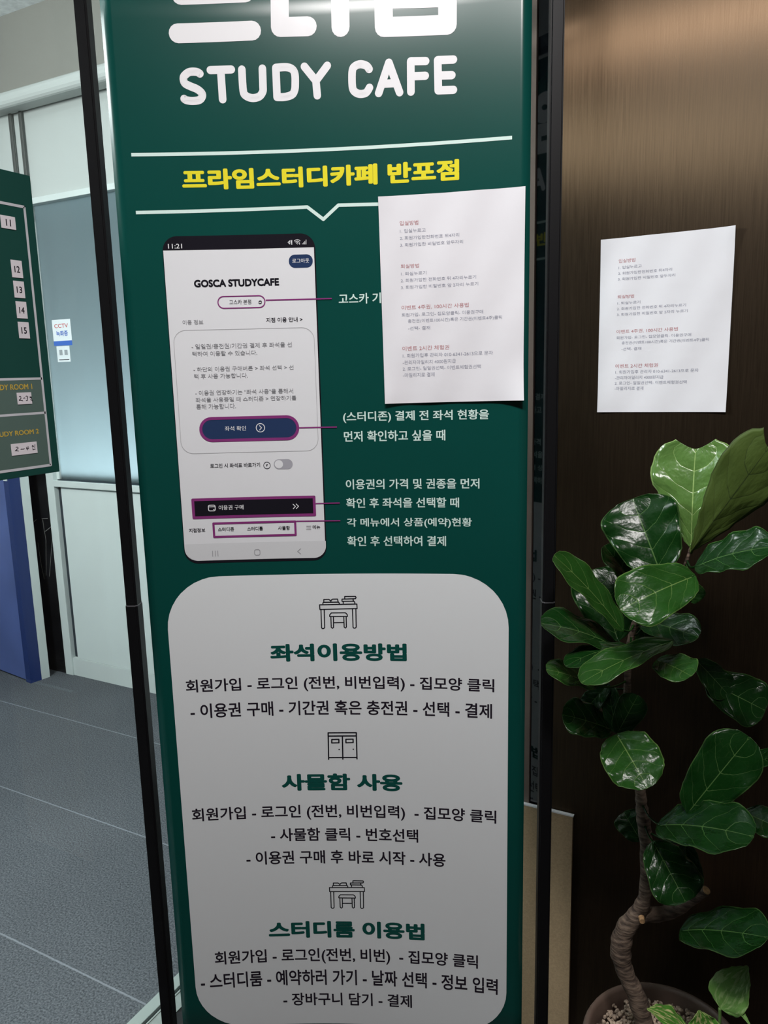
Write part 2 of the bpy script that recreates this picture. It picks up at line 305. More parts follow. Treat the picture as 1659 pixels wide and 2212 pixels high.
D['PG']=[('이용 정보', -0.21652, -0.18587, 0.07505, 0.08193), ('- 일일권/충전권/기간권 결제 후 좌석을 선', -0.20564, -0.05398, 0.03874, 0.0462), ('택하여 이용할 수 있습니다.', -0.2052, -0.10727, 0.02805, 0.0352), ('- 하단의 이용권 구매버튼 > 좌석 선택 > 선', -0.20506, -0.05294, 0.00491, 0.01194), ('택 후 사용 가능합니다.', -0.20478, -0.12341, -0.00578, 0.0016), ('- 이용권 연장하기는 "좌석 사용"을 통해서', -0.20493, -0.05521, -0.03075, -0.02348), ('좌석을 사용중일 때 스터디존 > 연장하기를', -0.20478, -0.05069, -0.04143, -0.0343), ('통해 가능합니다.', -0.20467, -0.14411, -0.05202, -0.04402)]
D['R']={'phone': (-0.23876, -0.01287, -0.29578, 0.20271), 'screen': (-0.23766, -0.01484, -0.29141, 0.18251), 'navband': (-0.23669, -0.01372, -0.29141, -0.26378), 'logout': (-0.05303, -0.01727, 0.15379, 0.17278), 'place': (-0.1628, -0.09084, 0.09712, 0.1159), 'info': (-0.23201, -0.01916, -0.12041, 0.06727), 'button': (-0.20222, -0.0482, -0.10281, -0.06423), 'toggle': (-0.09032, -0.06098, -0.14798, -0.1322), 'buy': (-0.22187, -0.02735, -0.22346, -0.19057), 'menu': (-0.1917, -0.05941, -0.25494, -0.2298), 'cardicon': (-0.19684, -0.18501, -0.21176, -0.2014), 'home': (-0.12837, -0.11877, -0.28533, -0.27536), 'card': (-0.27321, 0.27377, -1.15266, -0.31807)}
D['S']={'study': [[(-0.16839, 0.42372), (-0.17321, 0.42609), (-0.18289, 0.42593), (-0.19011, 0.42137), (-0.19206, 0.417), (-0.19027, 0.41105), (-0.18279, 0.40711), (-0.17335, 0.40312), (-0.16731, 0.39786), (-0.16706, 0.39318), (-0.17152, 0.38882), (-0.18134, 0.38763), (-0.18959, 0.38875), (-0.19279, 0.3906)], [(-0.15313, 0.42815), (-0.12336, 0.42842)], [(-0.13842, 0.42792), (-0.138, 0.3891)], [(-0.10831, 0.42811), (-0.10793, 0.4002), (-0.10411, 0.3931), (-0.095, 0.39003), (-0.08534, 0.39187), (-0.07994, 0.39823), (-0.07926, 0.40599), (-0.07892, 0.42868)], [(-0.0596, 0.42865), (-0.05973, 0.39116)], [(-0.05957, 0.42916), (-0.0447, 0.42946), (-0.03641, 0.42662), (-0.03278, 0.42006), (-0.03279, 0.40716), (-0.034, 0.39892), (-0.03793, 0.39308), (-0.04793, 0.39028), (-0.05977, 0.39039)], [(-0.01862, 0.42932), (-0.00284, 0.40994), (0.01418, 0.42929)], [(-0.00284, 0.40994), (-0.00163, 0.39048)], [(0.07382, 0.42183), (0.07004, 0.42637), (0.06174, 0.42884), (0.05385, 0.42668), (0.04974, 0.42049), (0.04915, 0.40124), (0.05173, 0.39389), (0.0592, 0.38992), (0.0685, 0.39101), (0.07373, 0.39745)], [(0.08669, 0.38956), (0.10212, 0.42867), (0.11659, 0.38895)], [(0.09314, 0.40157), (0.11126, 0.40133)], [(0.13273, 0.38877), (0.13313, 0.42855), (0.15406, 0.42743)], [(0.1328, 0.40899), (0.15325, 0.40845)], [(0.1929, 0.42669), (0.17107, 0.42752), (0.17147, 0.38812), (0.19263, 0.38745)], [(0.1714, 0.40749), (0.19058, 0.40666)]], 'prime': [[(-0.19558, 0.4765), (-0.09105, 0.47846)], [(-0.1883, 0.52585), (-0.098, 0.5278)], [(-0.18742, 0.57689), (-0.09515, 0.5788)], [(-0.16312, 0.57748), (-0.16649, 0.52694)], [(-0.11698, 0.57806), (-0.11998, 0.52752)], [(-0.04872, 0.57864), (-0.00632, 0.57817), (-0.00748, 0.55003), (-0.0487, 0.5504), (-0.05116, 0.48186), (-0.0117, 0.48143)], [(0.03488, 0.47834), (0.03612, 0.5797)], [(0.0369, 0.53803), (0.05805, 0.53809)], [(0.09628, 0.51108), (0.1854, 0.50703), (0.18511, 0.47177), (0.09625, 0.47496), (0.09628, 0.51108)], [(0.18594, 0.57126), (0.18556, 0.52535)], [(0.13824, 0.55351), (0.13651, 0.54638), (0.13183, 0.54056), (0.1249, 0.53693), (0.11677, 0.53606), (0.10868, 0.53807), (0.10189, 0.54268), (0.09743, 0.54917), (0.09599, 0.55655), (0.09777, 0.5637), (0.1025, 0.56952), (0.10944, 0.57313), (0.11753, 0.57397), (0.12556, 0.57194), (0.13231, 0.56733), (0.13676, 0.56086), (0.13824, 0.55351)]], 'rules': [[(-0.27309, 0.31595), (0.27434, 0.31903)], [(-0.27287, 0.23635), (-0.02233, 0.23936), (0.0007, 0.22146), (0.0236, 0.24043), (0.27487, 0.23706)]], 'call': [[(-0.09041, 0.10828), (0.00918, 0.10814)], [(-0.04821, -0.08396), (0.01047, -0.08395)], [(-0.02722, -0.20338), (0.01078, -0.20309)], [(-0.05937, -0.23115), (0.01071, -0.23139)]], 'desk': [[(-0.02763, -0.36938), (0.03275, -0.36855), (0.03297, -0.37609), (-0.02743, -0.37727), (-0.02763, -0.36938)], [(-0.02568, -0.37795), (-0.02594, -0.40802), (-0.02485, -0.40949), (-0.02229, -0.40938), (-0.02084, -0.40794), (-0.02047, -0.37781)], [(0.02541, -0.37671), (0.02541, -0.40771), (0.02677, -0.40917), (0.029, -0.40904), (0.03051, -0.40759), (0.03092, -0.37674)], [(-0.012, -0.3893), (-0.01177, -0.38633), (-0.00893, -0.38319), (0.01361, -0.3831), (0.01638, -0.38588), (0.0169, -0.38931), (-0.012, -0.3893)], [(-0.01013, -0.3903), (-0.01012, -0.40751), (-0.00827, -0.40938), (-0.00629, -0.40754), (-0.00594, -0.39034)], [(0.01084, -0.39013), (0.01091, -0.40732), (0.01264, -0.40912), (0.0146, -0.40734), (0.01479, -0.38982)], [(-0.00507, -0.39993), (0.01021, -0.3997)], [(-0.0223, -0.36747), (-0.02192, -0.36584), (-0.02063, -0.3652), (0.00312, -0.3651), (0.00433, -0.36675), (0.0043, -0.36773)], [(-0.02061, -0.36454), (-0.02046, -0.36048), (-0.01222, -0.36038), (-0.00978, -0.36269), (-0.00917, -0.36349), (-0.00815, -0.3614), (-0.00589, -0.36011), (0.00171, -0.36005), (0.00252, -0.36412)], [(0.01344, -0.35929), (0.01355, -0.35583), (0.03092, -0.3558), (0.03181, -0.35776), (0.03081, -0.35958), (0.00898, -0.36024), (0.00886, -0.36384), (0.02626, -0.36375), (0.02744, -0.36231), (0.02667, -0.36068)], [(0.01075, -0.36418), (0.01084, -0.36713)], [(0.02657, -0.36394), (0.02845, -0.36428), (0.02949, -0.36559), (0.02944, -0.36723)]], 'locker': [[(-0.02194, -0.59128), (0.02513, -0.59094), (0.02496, -0.63791)], [(-0.02194, -0.59128), (-0.02267, -0.63895)], [(-0.02188, -0.59716), (0.02496, -0.59675)], [(0.00168, -0.59732), (0.00115, -0.63866)], [(-0.02245, -0.63592), (0.02492, -0.63549)], [(-0.0162, -0.60331), (-0.00441, -0.60303), (-0.0045, -0.60923), (-0.01654, -0.60945), (-0.0162, -0.60331)], [(0.00738, -0.60301), (0.01945, -0.60266), (0.01938, -0.60879), (0.00729, -0.60921), (0.00738, -0.60301)], [(-0.00457, -0.62111), (-0.00451, -0.62111)], [(0.01918, -0.62072), (0.01924, -0.62072)]], 'wicon': [[(-0.10949, -0.07929), (-0.10655, -0.08264), (-0.10967, -0.08602)], [(-0.06311, -0.20378), (-0.05957, -0.20743), (-0.06308, -0.21094)], [(-0.05816, -0.20352), (-0.0546, -0.20717), (-0.05812, -0.21069)], [(-0.19602, -0.20463), (-0.18558, -0.2046)], [(-0.18847, -0.20898), (-0.18725, -0.20902)]], 'gicon': [[(-0.19407, -0.27607), (-0.19427, -0.28484)], [(-0.19002, -0.27602), (-0.19021, -0.28479)], [(-0.18597, -0.27597), (-0.18598, -0.28475)], [(-0.0542, -0.27589), (-0.05921, -0.28019), (-0.05456, -0.2843)]], 'menuicon': [[(-0.04321, -0.23921), (-0.03645, -0.23915)], [(-0.04332, -0.24192), (-0.03656, -0.24186)], [(-0.04343, -0.24463), (-0.03667, -0.24457)]], 'swap': [[(-0.10061, 0.10624), (-0.09988, 0.1072), (-0.09752, 0.10731), (-0.09689, 0.10648)], [(-0.09698, 0.10485), (-0.09771, 0.10373), (-0.10007, 0.10362), (-0.1007, 0.10445)]], 'status': [[(-0.05296, 0.19053), (-0.0502, 0.19267), (-0.05041, 0.18792), (-0.05297, 0.19021)], [(-0.04851, 0.19326), (-0.04745, 0.18721)], [(-0.04718, 0.19322), (-0.04745, 0.18721)], [(-0.04356, 0.19217), (-0.04151, 0.19354), (-0.03883, 0.19394), (-0.03652, 0.1934), (-0.03491, 0.19209)], [(-0.0423, 0.19055), (-0.04059, 0.19162), (-0.03892, 0.19189), (-0.03727, 0.19136), (-0.03632, 0.19039)], [(-0.04088, 0.18893), (-0.03917, 0.18983), (-0.03772, 0.18884)], [(-0.03926, 0.18778), (-0.0391, 0.18761)], [(-0.03587, 0.18911), (-0.03596, 0.18721)], [(-0.03178, 0.18741), (-0.03176, 0.18804)], [(-0.02995, 0.18736), (-0.02987, 0.18941)], [(-0.02812, 0.1873), (-0.02796, 0.1911)], [(-0.02629, 0.18725), (-0.02604, 0.19326)]]}
D['arrow']=(-0.10828, -0.0826)
D['qm']=(-0.10105, -0.14127)
D['knob']=(-0.08247, -0.13994)
D['desk2']=(1.00447, 0.99963, -0.02814, -0.40951, -0.03075, -0.91947)
D['sheet']=[(0.08263, 0.2492), (0.29277, 0.25209), (0.29236, -0.04812), (0.08582, -0.04973)]
D['ST']=[('입실방법', 0.11335, 0.1404, 0.20874, 0.21509), ('1. 입실누르고', 0.11346, 0.15111, 0.19821, 0.2037), ('2. 회원가입한전화번호 뒤4자리', 0.11327, 0.19958, 0.18866, 0.19372), ('3. 회원가입한 비밀번호 앞두자리', 0.1134, 0.20505, 0.17895, 0.18403), ('퇴실방법', 0.11375, 0.14042, 0.14878, 0.1545), ('1. 퇴실누르기', 0.11386, 0.15123, 0.13831, 0.14345), ('2. 회원가입한 전화번호 뒤 4자리누르기', 0.11335, 0.22362, 0.12866, 0.13382), ('3. 회원가입한 비밀번호 앞 2자리 누르기', 0.11348, 0.22668, 0.11893, 0.1241), ('이벤트 4주권, 100시간 사용법', 0.11369, 0.2127, 0.08868, 0.09528), ('회원가입- 로그인- 집모양클릭- 이용권구매', 0.11381, 0.23389, 0.07889, 0.08429), ('충전권(이벤트100시간)혹은 기간권(이벤트4주)클릭', 0.12285, 0.26099, 0.06894, 0.07512), ('-선택- 결재', 0.12301, 0.15571, 0.05906, 0.06464), ('이벤트 2시간 체험권', 0.11383, 0.1837, 0.02893, 0.03582), ('1. 회원가입후 관리자 010-6341-2613으로 문자', 0.11427, 0.24804, 0.01886, 0.02482), ('-관리자마일리지 4000원지급', 0.11408, 0.19351, 0.00884, 0.01482), ('2. 로그인- 일일권선택- 이벤트체험권선택', 0.1139, 0.23044, -0.0004, 0.00544), ('-마일리지로 결재', 0.11421, 0.16156, -0.01018, -0.00384)]
D['chart']={'edge': [(0.956, 1.762), (0.955, 1.259), (0.899, 1.761), (0.834, 1.253)], 'frame': [(0.937, 1.709), (0.938, 1.267), (0.892, 1.708), (0.836, 1.267)], 'row': [(0.935, 1.421), (0.937, 1.361), (0.855, 1.421), (0.848, 1.361)], '11': (0.8885, 0.916, 1.668, 1.6885), '12': (0.899, 0.92, 1.59, 1.6185), '13': (0.8995, 0.92, 1.557, 1.5845), '14': (0.9, 0.9205, 1.523, 1.551), '15': (0.9, 0.921, 1.4895, 1.517), '23': (0.883, 0.9115, 1.378, 1.398), '24': (0.861, 0.912, 1.292, 1.312), 'n11': (0.8975, 0.9055, 1.6745, 1.6825), 'n12': (0.905, 0.915, 1.601, 1.609), 't1': (0.8535, 0.9155, 1.403, 1.4125), 't2': (0.8435, 0.9195, 1.3255, 1.334), 'h23': [[(0.887, 1.391), (0.889, 1.392), (0.89, 1.391), (0.89, 1.388), (0.887, 1.386), (0.886, 1.385), (0.889, 1.385), (0.893, 1.384)], [(0.895, 1.388), (0.897, 1.389), (0.898, 1.388)], [(0.9, 1.391), (0.902, 1.392), (0.904, 1.39), (0.902, 1.388), (0.903, 1.387), (0.902, 1.384), (0.9, 1.384)], [(0.908, 1.39), (0.909, 1.39), (0.91, 1.389), (0.909, 1.389), (0.908, 1.389), (0.908, 1.39)], [(0.911, 1.39), (0.911, 1.386)], [(0.909, 1.386), (0.91, 1.384), (0.913, 1.384)]], 'h24': [[(0.87, 1.306), (0.873, 1.306), (0.874, 1.304), (0.871, 1.302), (0.868, 1.3), (0.871, 1.3), (0.874, 1.299)], [(0.879, 1.301), (0.881, 1.302), (0.883, 1.301), (0.886, 1.302)], [(0.891, 1.304), (0.89, 1.301), (0.895, 1.302)], [(0.894, 1.305), (0.892, 1.299)], [(0.902, 1.305), (0.903, 1.306), (0.905, 1.304), (0.903, 1.303), (0.902, 1.304)], [(0.908, 1.307), (0.907, 1.301)], [(0.903, 1.301), (0.903, 1.298), (0.908, 1.299)]]}
D['cc']={'s1': (-2.97, -2.852, 1.5645, 1.6775), 'band': (-2.9695, -2.8515, 1.5645, 1.585), 't1': (-2.956, -2.8685, 1.6415, 1.659), 't2': (-2.9485, -2.8735, 1.6055, 1.629), 's2': (-2.956, -2.873, 1.4935, 1.5625), 'b1': (-2.9395, -2.9195, 1.523, 1.546), 'b2': (-2.9065, -2.8865, 1.523, 1.5455), 'ul': (-2.9455, -2.88, 1.5015, 1.5045)}
D['scratch']=[[(-3.187, 0.759), (-3.256, 0.717)], [(-3.145, 0.767), (-3.104, 0.771)], [(-3.14, 0.762), (-3.137, 0.712), (-3.132, 0.667), (-3.157, 0.489)], [(-3.192, 0.645), (-3.185, 0.532), (-3.174, 0.468)], [(-3.087, 0.671), (-3.135, 0.485)], [(-3.219, 0.632), (-3.221, 0.597)], [(-3.064, 0.745), (-3.13, 0.707)]]
D['wsheet']=[(-0.321, 1.413, 1.633), (-0.108, 1.413, 1.634), (-0.108, 1.413, 1.338), (-0.32, 1.413, 1.337)]
D['LV']=[((-0.122, 1.13, 1.167), (-0.125, 1.16, 1.301), 0.1182, (-0.14526, -0.98455, 0.30752), 0.1, -0.05, 'L'), ((-0.118, 1.11, 1.167), (-0.03, 1.05, 1.316), 0.081, (-0.21598, 0.95788, -0.26136), 0.15, 0.05, 'U'), ((-0.154, 1.09, 1.133), (-0.203, 1.13, 1.23), 0.1077, (0.04835, -0.93048, 0.45208), 0.18, -0.08, 'D'), ((-0.108, 1.07, 1.142), (-0.19, 1.0, 1.104), 0.0824, (0.21853, -0.81619, 0.7061), 0.16, -0.1, 'M'), ((-0.111, 1.09, 1.149), (-0.018, 1.04, 1.195), 0.0645, (0.04478, -0.73943, 0.78818), 0.15, -0.12, 'D'), ((-0.207, 1.12, 1.034), (-0.302, 1.08, 1.149), 0.0537, (0.6225, -0.47237, 0.7996), 0.2, -0.08, 'M'), ((-0.226, 1.18, 0.996), (-0.275, 1.22, 1.097), 0.094, (0.18356, -0.87934, 0.48277), 0.15, -0.05, 'D'), ((-0.188, 1.15, 1.081), (-0.247, 1.16, 1.151), 0.0468, (0.60288, -0.49963, 0.46573), 0.2, -0.05, 'D'), ((-0.215, 1.13, 1.004), (-0.314, 1.06, 1.05), 0.0693, (0.01828, -0.50156, 1.01887), 0.15, -0.12, 'D'), ((-0.136, 1.1, 1.037), (-0.239, 1.0, 0.994), 0.0541, (-0.11526, -0.49227, 1.03169), 0.2, -0.08, 'M'), ((-0.157, 1.1, 1.005), (-0.105, 1.05, 1.008), 0.0539, (0.1907, -0.73821, 0.82382), 0.1, -0.08, 'M'), ((-0.197, 1.12, 1.012), (-0.271, 1.04, 0.998), 0.043, (0.03212, -0.14823, 1.01833), 0.15, -0.15, 'D'), ((-0.245, 1.12, 0.941), (-0.308, 1.07, 0.976), 0.0493, (-0.07743, -0.51025, 0.9506), 0.1, -0.1, 'M'), ((-0.238, 1.18, 0.924), (-0.274, 1.17, 0.874), 0.0373, (-0.11471, -0.88273, 0.58105), 0.1, -0.05, 'D'), ((-0.219, 1.15, 0.857), (-0.239, 1.18, 0.919), 0.0343, (-0.32248, -0.95176, 0.50016), 0.15, -0.05, 'D'), ((-0.214, 1.13, 0.866), (-0.189, 1.15, 0.925), 0.0452, (0.34112, -0.78088, 0.59486), 0.12, -0.08, 'D'), ((-0.227, 1.16, 0.857), (-0.296, 1.12, 0.885), 0.0635, (0.15489, -0.67525, 0.87753), 0.15, -0.1, 'D'), ((-0.209, 1.1, 0.88), (-0.153, 1.04, 0.838), 0.0832, (0.12901, -0.76268, 0.6813), 0.12, -0.1, 'R'), ((-0.106, 1.1, 0.778), (-0.032, 1.12, 0.904), 0.0821, (0.05073, -0.81615, 0.59483), 0.12, -0.06, 'D'), ((-0.149, 1.12, 0.737), (-0.017, 1.03, 0.808), 0.0812, (0.04816, -0.62376, 0.90062), 0.15, -0.12, 'D'), ((-0.185, 1.21, 0.646), (-0.218, 1.23, 0.678), 0.0494, (-0.06691, -0.82219, 0.60788), 0.1, -0.05, 'D'), ((-0.156, 1.13, 0.702), (-0.101, 1.09, 0.643), 0.0794, (0.18213, -0.70369, 0.72225), 0.12, -0.08, 'D'), ((-0.113, 1.16, 0.694), (-0.103, 1.15, 0.626), 0.0456, (0.2719, -0.75965, 0.63166), 0.1, -0.05, 'D'), ((-0.11, 1.12, 0.572), (0.008, 1.02, 0.675), 0.0763, (0.02684, -0.56317, 0.91767), 0.1, -0.08, 'D'), ((-0.126, 1.33, 0.928), (-0.073, 1.33, 0.874), 0.0522, (0.36057, -0.79846, 0.64223), 0.15, -0.05, 'D'), ((-0.11, 1.33, 0.894), (-0.018, 1.34, 0.854), 0.0857, (0.0389, -0.81135, 0.6559), 0.15, -0.05, 'D'), ((-0.055, 1.2, 0.805), (0.004, 1.14, 0.875), 0.0388, (0.01372, -0.62941, 0.98166), 0.15, -0.05, 'D'), ((-0.193, 1.2, 1.022), (-0.188, 1.21, 0.969), 0.0342, (0.13722, -0.86795, 0.51753), 0.1, -0.05, 'D'), ((-0.194, 1.18, 1.035), (-0.105, 1.12, 1.04), 0.055, (0.10628, -0.8175, 0.6931), 0.15, -0.08, 'D'), ((-0.12, 1.14, 1.084), (-0.105, 1.13, 1.111), 0.0243, (0.08418, -0.84928, 0.657), 0.1, -0.05, 'M'), ((-0.037, 1.2, 0.744), (0.015, 1.16, 0.753), 0.0511, (0.00626, -0.67128, 0.84223), 0.1, -0.05, 'D')]
D['PV']=[((-0.045, 1.06, 0.511), (-0.014, 1.08, 0.577), 0.0577, (-0.2803, -0.71855, 0.71072), 0.15, -0.05, 'P'), ((-0.08, 1.0, 0.51), (-0.132, 0.97, 0.55), 0.0451, (0.11386, -0.1234, 1.19658), 0.1, -0.1, 'V'), ((-0.062, 1.0, 0.511), (-0.069, 1.0, 0.549), 0.0491, (0.02283, -0.34854, 1.11265), 0.15, -0.1, 'V'), ((-0.037, 1.08, 0.511), (-0.003, 1.03, 0.523), 0.0099, (0.00701, -0.36959, 1.10605), 0.15, -0.25, 'P')]
D['TR']=[(-0.156, 1.16, 0.332, 0.016), (-0.174, 1.16, 0.395, 0.0149), (-0.193, 1.16, 0.432, 0.0139), (-0.203, 1.16, 0.472, 0.0164), (-0.197, 1.165, 0.511, 0.0158), (-0.178, 1.17, 0.545, 0.0132), (-0.17, 1.175, 0.582, 0.0101), (-0.172, 1.18, 0.656, 0.01), (-0.178, 1.18, 0.701, 0.0105), (-0.182, 1.18, 0.728, 0.009), (-0.185, 1.18, 0.756, 0.0084), (-0.198, 1.19, 0.816, 0.007), (-0.21, 1.19, 0.867, 0.006), (-0.21, 1.18, 0.934, 0.0054), (-0.208, 1.17, 0.989, 0.0048), (-0.196, 1.16, 1.044, 0.0042), (-0.167, 1.15, 1.087, 0.0037), (-0.138, 1.14, 1.116, 0.0031), (-0.126, 1.13, 1.147, 0.0026), (-0.122, 1.13, 1.165, 0.002)]
D['BR']=[(-0.174, 1.175, 0.54, 0.0127), (-0.152, 1.19, 0.535, 0.0117), (-0.127, 1.2, 0.545, 0.0107), (-0.102, 1.2, 0.572, 0.0085), (-0.081, 1.19, 0.602, 0.0074)]
D['px_st']=[(-0.046, 1.06, 0.512, 0.0018), (-0.045, 1.06, 0.497, 0.002), (-0.045, 1.06, 0.468, 0.0022)]


# ================================================================== setting
slab('floor', -5.2, -1.235, -1.2, 6.0, -0.05, 0.0, CARPET, kind='structure')
slab('floor_dark', -1.159, 1.6, -2.4, 2.38, -0.05, 0.0, BLACKFLOOR, kind='structure')
def rail():
    bm = bmesh.new()
    box(bm, -1.235, -1.205, -1.2, 1.9, -0.05, 0.004, 0.001)
    o = from_bm('trim_1', bm, RAIL); o['kind'] = 'structure'
    slab('groove', -1.205, -1.196, -1.2, 1.9, -0.05, -0.004, DARKGAP, o)
    slab('lip', -1.196, -1.192, -1.2, 1.9, -0.05, 0.004, RAIL, o)
    slab('sill_plate', -1.192, -1.159, -1.2, 1.9, -0.05, 0.002, RAIL, o)
rail()
# clear glass partition
g = slab('window_2', -1.205, -1.197, -1.2, 1.9, 0.004, 2.6, CLEAR, kind='structure')
slab('ceiling', -5.2, 1.6, -1.2, 2.6, 2.89, 2.95, CEIL, kind='structure')
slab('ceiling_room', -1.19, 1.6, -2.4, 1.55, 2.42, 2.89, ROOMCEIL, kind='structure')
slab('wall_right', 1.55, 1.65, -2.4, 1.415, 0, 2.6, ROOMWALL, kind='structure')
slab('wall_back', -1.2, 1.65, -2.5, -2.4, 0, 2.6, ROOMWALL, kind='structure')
slab('wall_wood', WOODX, 1.55, 1.415, 1.55, 0, 2.6, WOOD, kind='structure')
slab('wall_glass', -0.4385, WOODX, 1.417, 1.55, 0, 2.6, BGLASS, kind='structure', bevel=0.0015)
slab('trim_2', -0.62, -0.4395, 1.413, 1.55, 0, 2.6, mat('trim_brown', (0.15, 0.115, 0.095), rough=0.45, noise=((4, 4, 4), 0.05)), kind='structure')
# corridor partition wall with frosted window
YB = 2.414
slab('wall_far', -3.08, 1.6, YB + .012, 2.6, 2.19, 2.89, WALLP, kind='structure')
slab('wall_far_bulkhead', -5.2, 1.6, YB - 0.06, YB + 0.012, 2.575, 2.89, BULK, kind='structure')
def lip():
    bm = bmesh.new(); n = 10; pr = [(YB - 0.085 + 0.025 * cos(a), 2.562 + 0.03 * sin(a)) for a in [2 * pi * k / 16 for k in range(16)]]
    r = [[bm.verts.new((x, y, z)) for y, z in pr] for x in (-5.2, 1.6)]
    for k in range(16): bm.faces.new((r[0][k], r[0][(k + 1) % 16], r[1][(k + 1) % 16], r[1][k]))
    bm.faces.new(r[0]); bm.faces.new(r[1][::-1]); bmesh.ops.recalc_face_normals(bm, faces=bm.faces[:])
    o = from_bm('trim_3', bm, WALLP, smooth=False); o['kind'] = 'structure'
    slab('shelf', -5.2, 1.6, YB - 0.085, YB, 2.545, 2.575, WALLP, o)
lip()
slab('wall_left', -5.2, -3.08, YB, 2.6, 2.15, 2.89, WALLP, kind='structure')
slab('wall_side', -5.3, -5.2, -1.2, 2.6, 0, 2.89, WALLP, kind='structure')
COLUMN = slab('column', -3.30, -3.082, YB - 0.005, 2.6, 0, 2.15, STONE, kind='structure')
slab('wall_panel', -2.999, 1.6, YB, YB + 0.03, 0.09, 0.925, PANEL, kind='structure')
slab('baseboard_far', -3.08, 1.6, YB - 0.004, YB + 0.03, 0, 0.088, FRAME, kind='structure')
win = empty('window_1', None, None); win['kind'] = 'structure'
slab('frame', -3.08, -3.03, YB - 0.012, YB + 0.05, 0, 2.19, FRAME, win, 0.002)
slab('reveal', -3.03, -3.0, YB + 0.012, YB + 0.04, 0.09, 0.925, DARKGAP, win)
slab('reveal', -3.03, -3.012, YB + 0.01, YB + 0.05, 0.96, 2.165, FRAME, win)
slab('sill', -3.03, 1.6, YB - 0.016, YB + 0.05, 0.928, 0.957, FRAME, win, 0.002)
slab('gasket', -3.012, 1.6, YB - 0.002, YB + 0.04, 0.957, 0.961, DARKGAP, win)
slab('head', -3.03, 1.6, YB - 0.012, YB + 0.05, 2.165, 2.19, FRAME, win, 0.002)
slab('pane', -3.012, 1.6, YB + 0.02, YB + 0.026, 0.961, 2.165, FROST, win)
# room beyond the frosted pane
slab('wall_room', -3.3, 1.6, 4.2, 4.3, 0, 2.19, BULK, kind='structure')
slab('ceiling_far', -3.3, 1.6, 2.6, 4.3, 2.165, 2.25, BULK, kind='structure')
slab('wall_room_side', -3.4, -3.3, 2.6, 4.3, 0, 2.25, WALLP, kind='structure')
# blue door, standing ajar in front of the black column
def scratches(col):
    f = Flat()
    for p in D['scratch']: f.stroke(p, 0.0016)
    f.build('scratch_marks', mat('stone_scratch', (0.16, 0.16, 0.16), rough=0.7), col, lambda u, v, k: Vector((u, YB - 0.0056, v)), 1.0, False)
d = empty('door_1', None, None); d['kind'] = 'structure'
d.location = (-3.135, 2.246, 0); d.rotation_euler = (0, 0, -0.13)
slab('leaf_panel', -1.0, -0.04, 0.002, 0.05, 0.01, 2.05, DOORBLUE, d)
slab('stile', -0.04, 0.0, 0.0, 0.055, 0.0, 2.06, DOORNAVY, d)
slab('edge_strip', -0.03, 0.0, 0.056, 0.098, 0.0, 2.06, FRAME, d)
def handle():
    bm = bmesh.new(); tube(bm, [(-0.15, 0.0, 1.05), (-0.15, -0.05, 1.05)], [0.012, 0.012]); tube(bm, [(-0.15, -0.05, 1.05), (-0.27, -0.055, 1.05)], [0.011, 0.009])
    box(bm, -0.175, -0.125, -0.006, 0.003, 0.93, 1.11, 0.002)
    from_bm('handle', bm, BRASS, d, True)
handle()
slab('lock_plate', -0.036, -0.006, -0.003, 0.0, 0.97, 1.05, FRAME, d)
for xa, lab in ((CON[0], 'dark vertical wall conduit above the green seating chart, the one farther from the banner'), (CON[1], 'dark vertical wall conduit above the green seating chart, the one closer to the banner')):
    bm = bmesh.new(); box(bm, xa - 0.010, xa + 0.010, YB - 0.008, YB, 2.1, 2.545, 0.004)
    o = from_bm('wall_conduit', bm, CONDUIT); tag(o, lab, 'conduit', 'conduits on the corridor wall', 'thing')

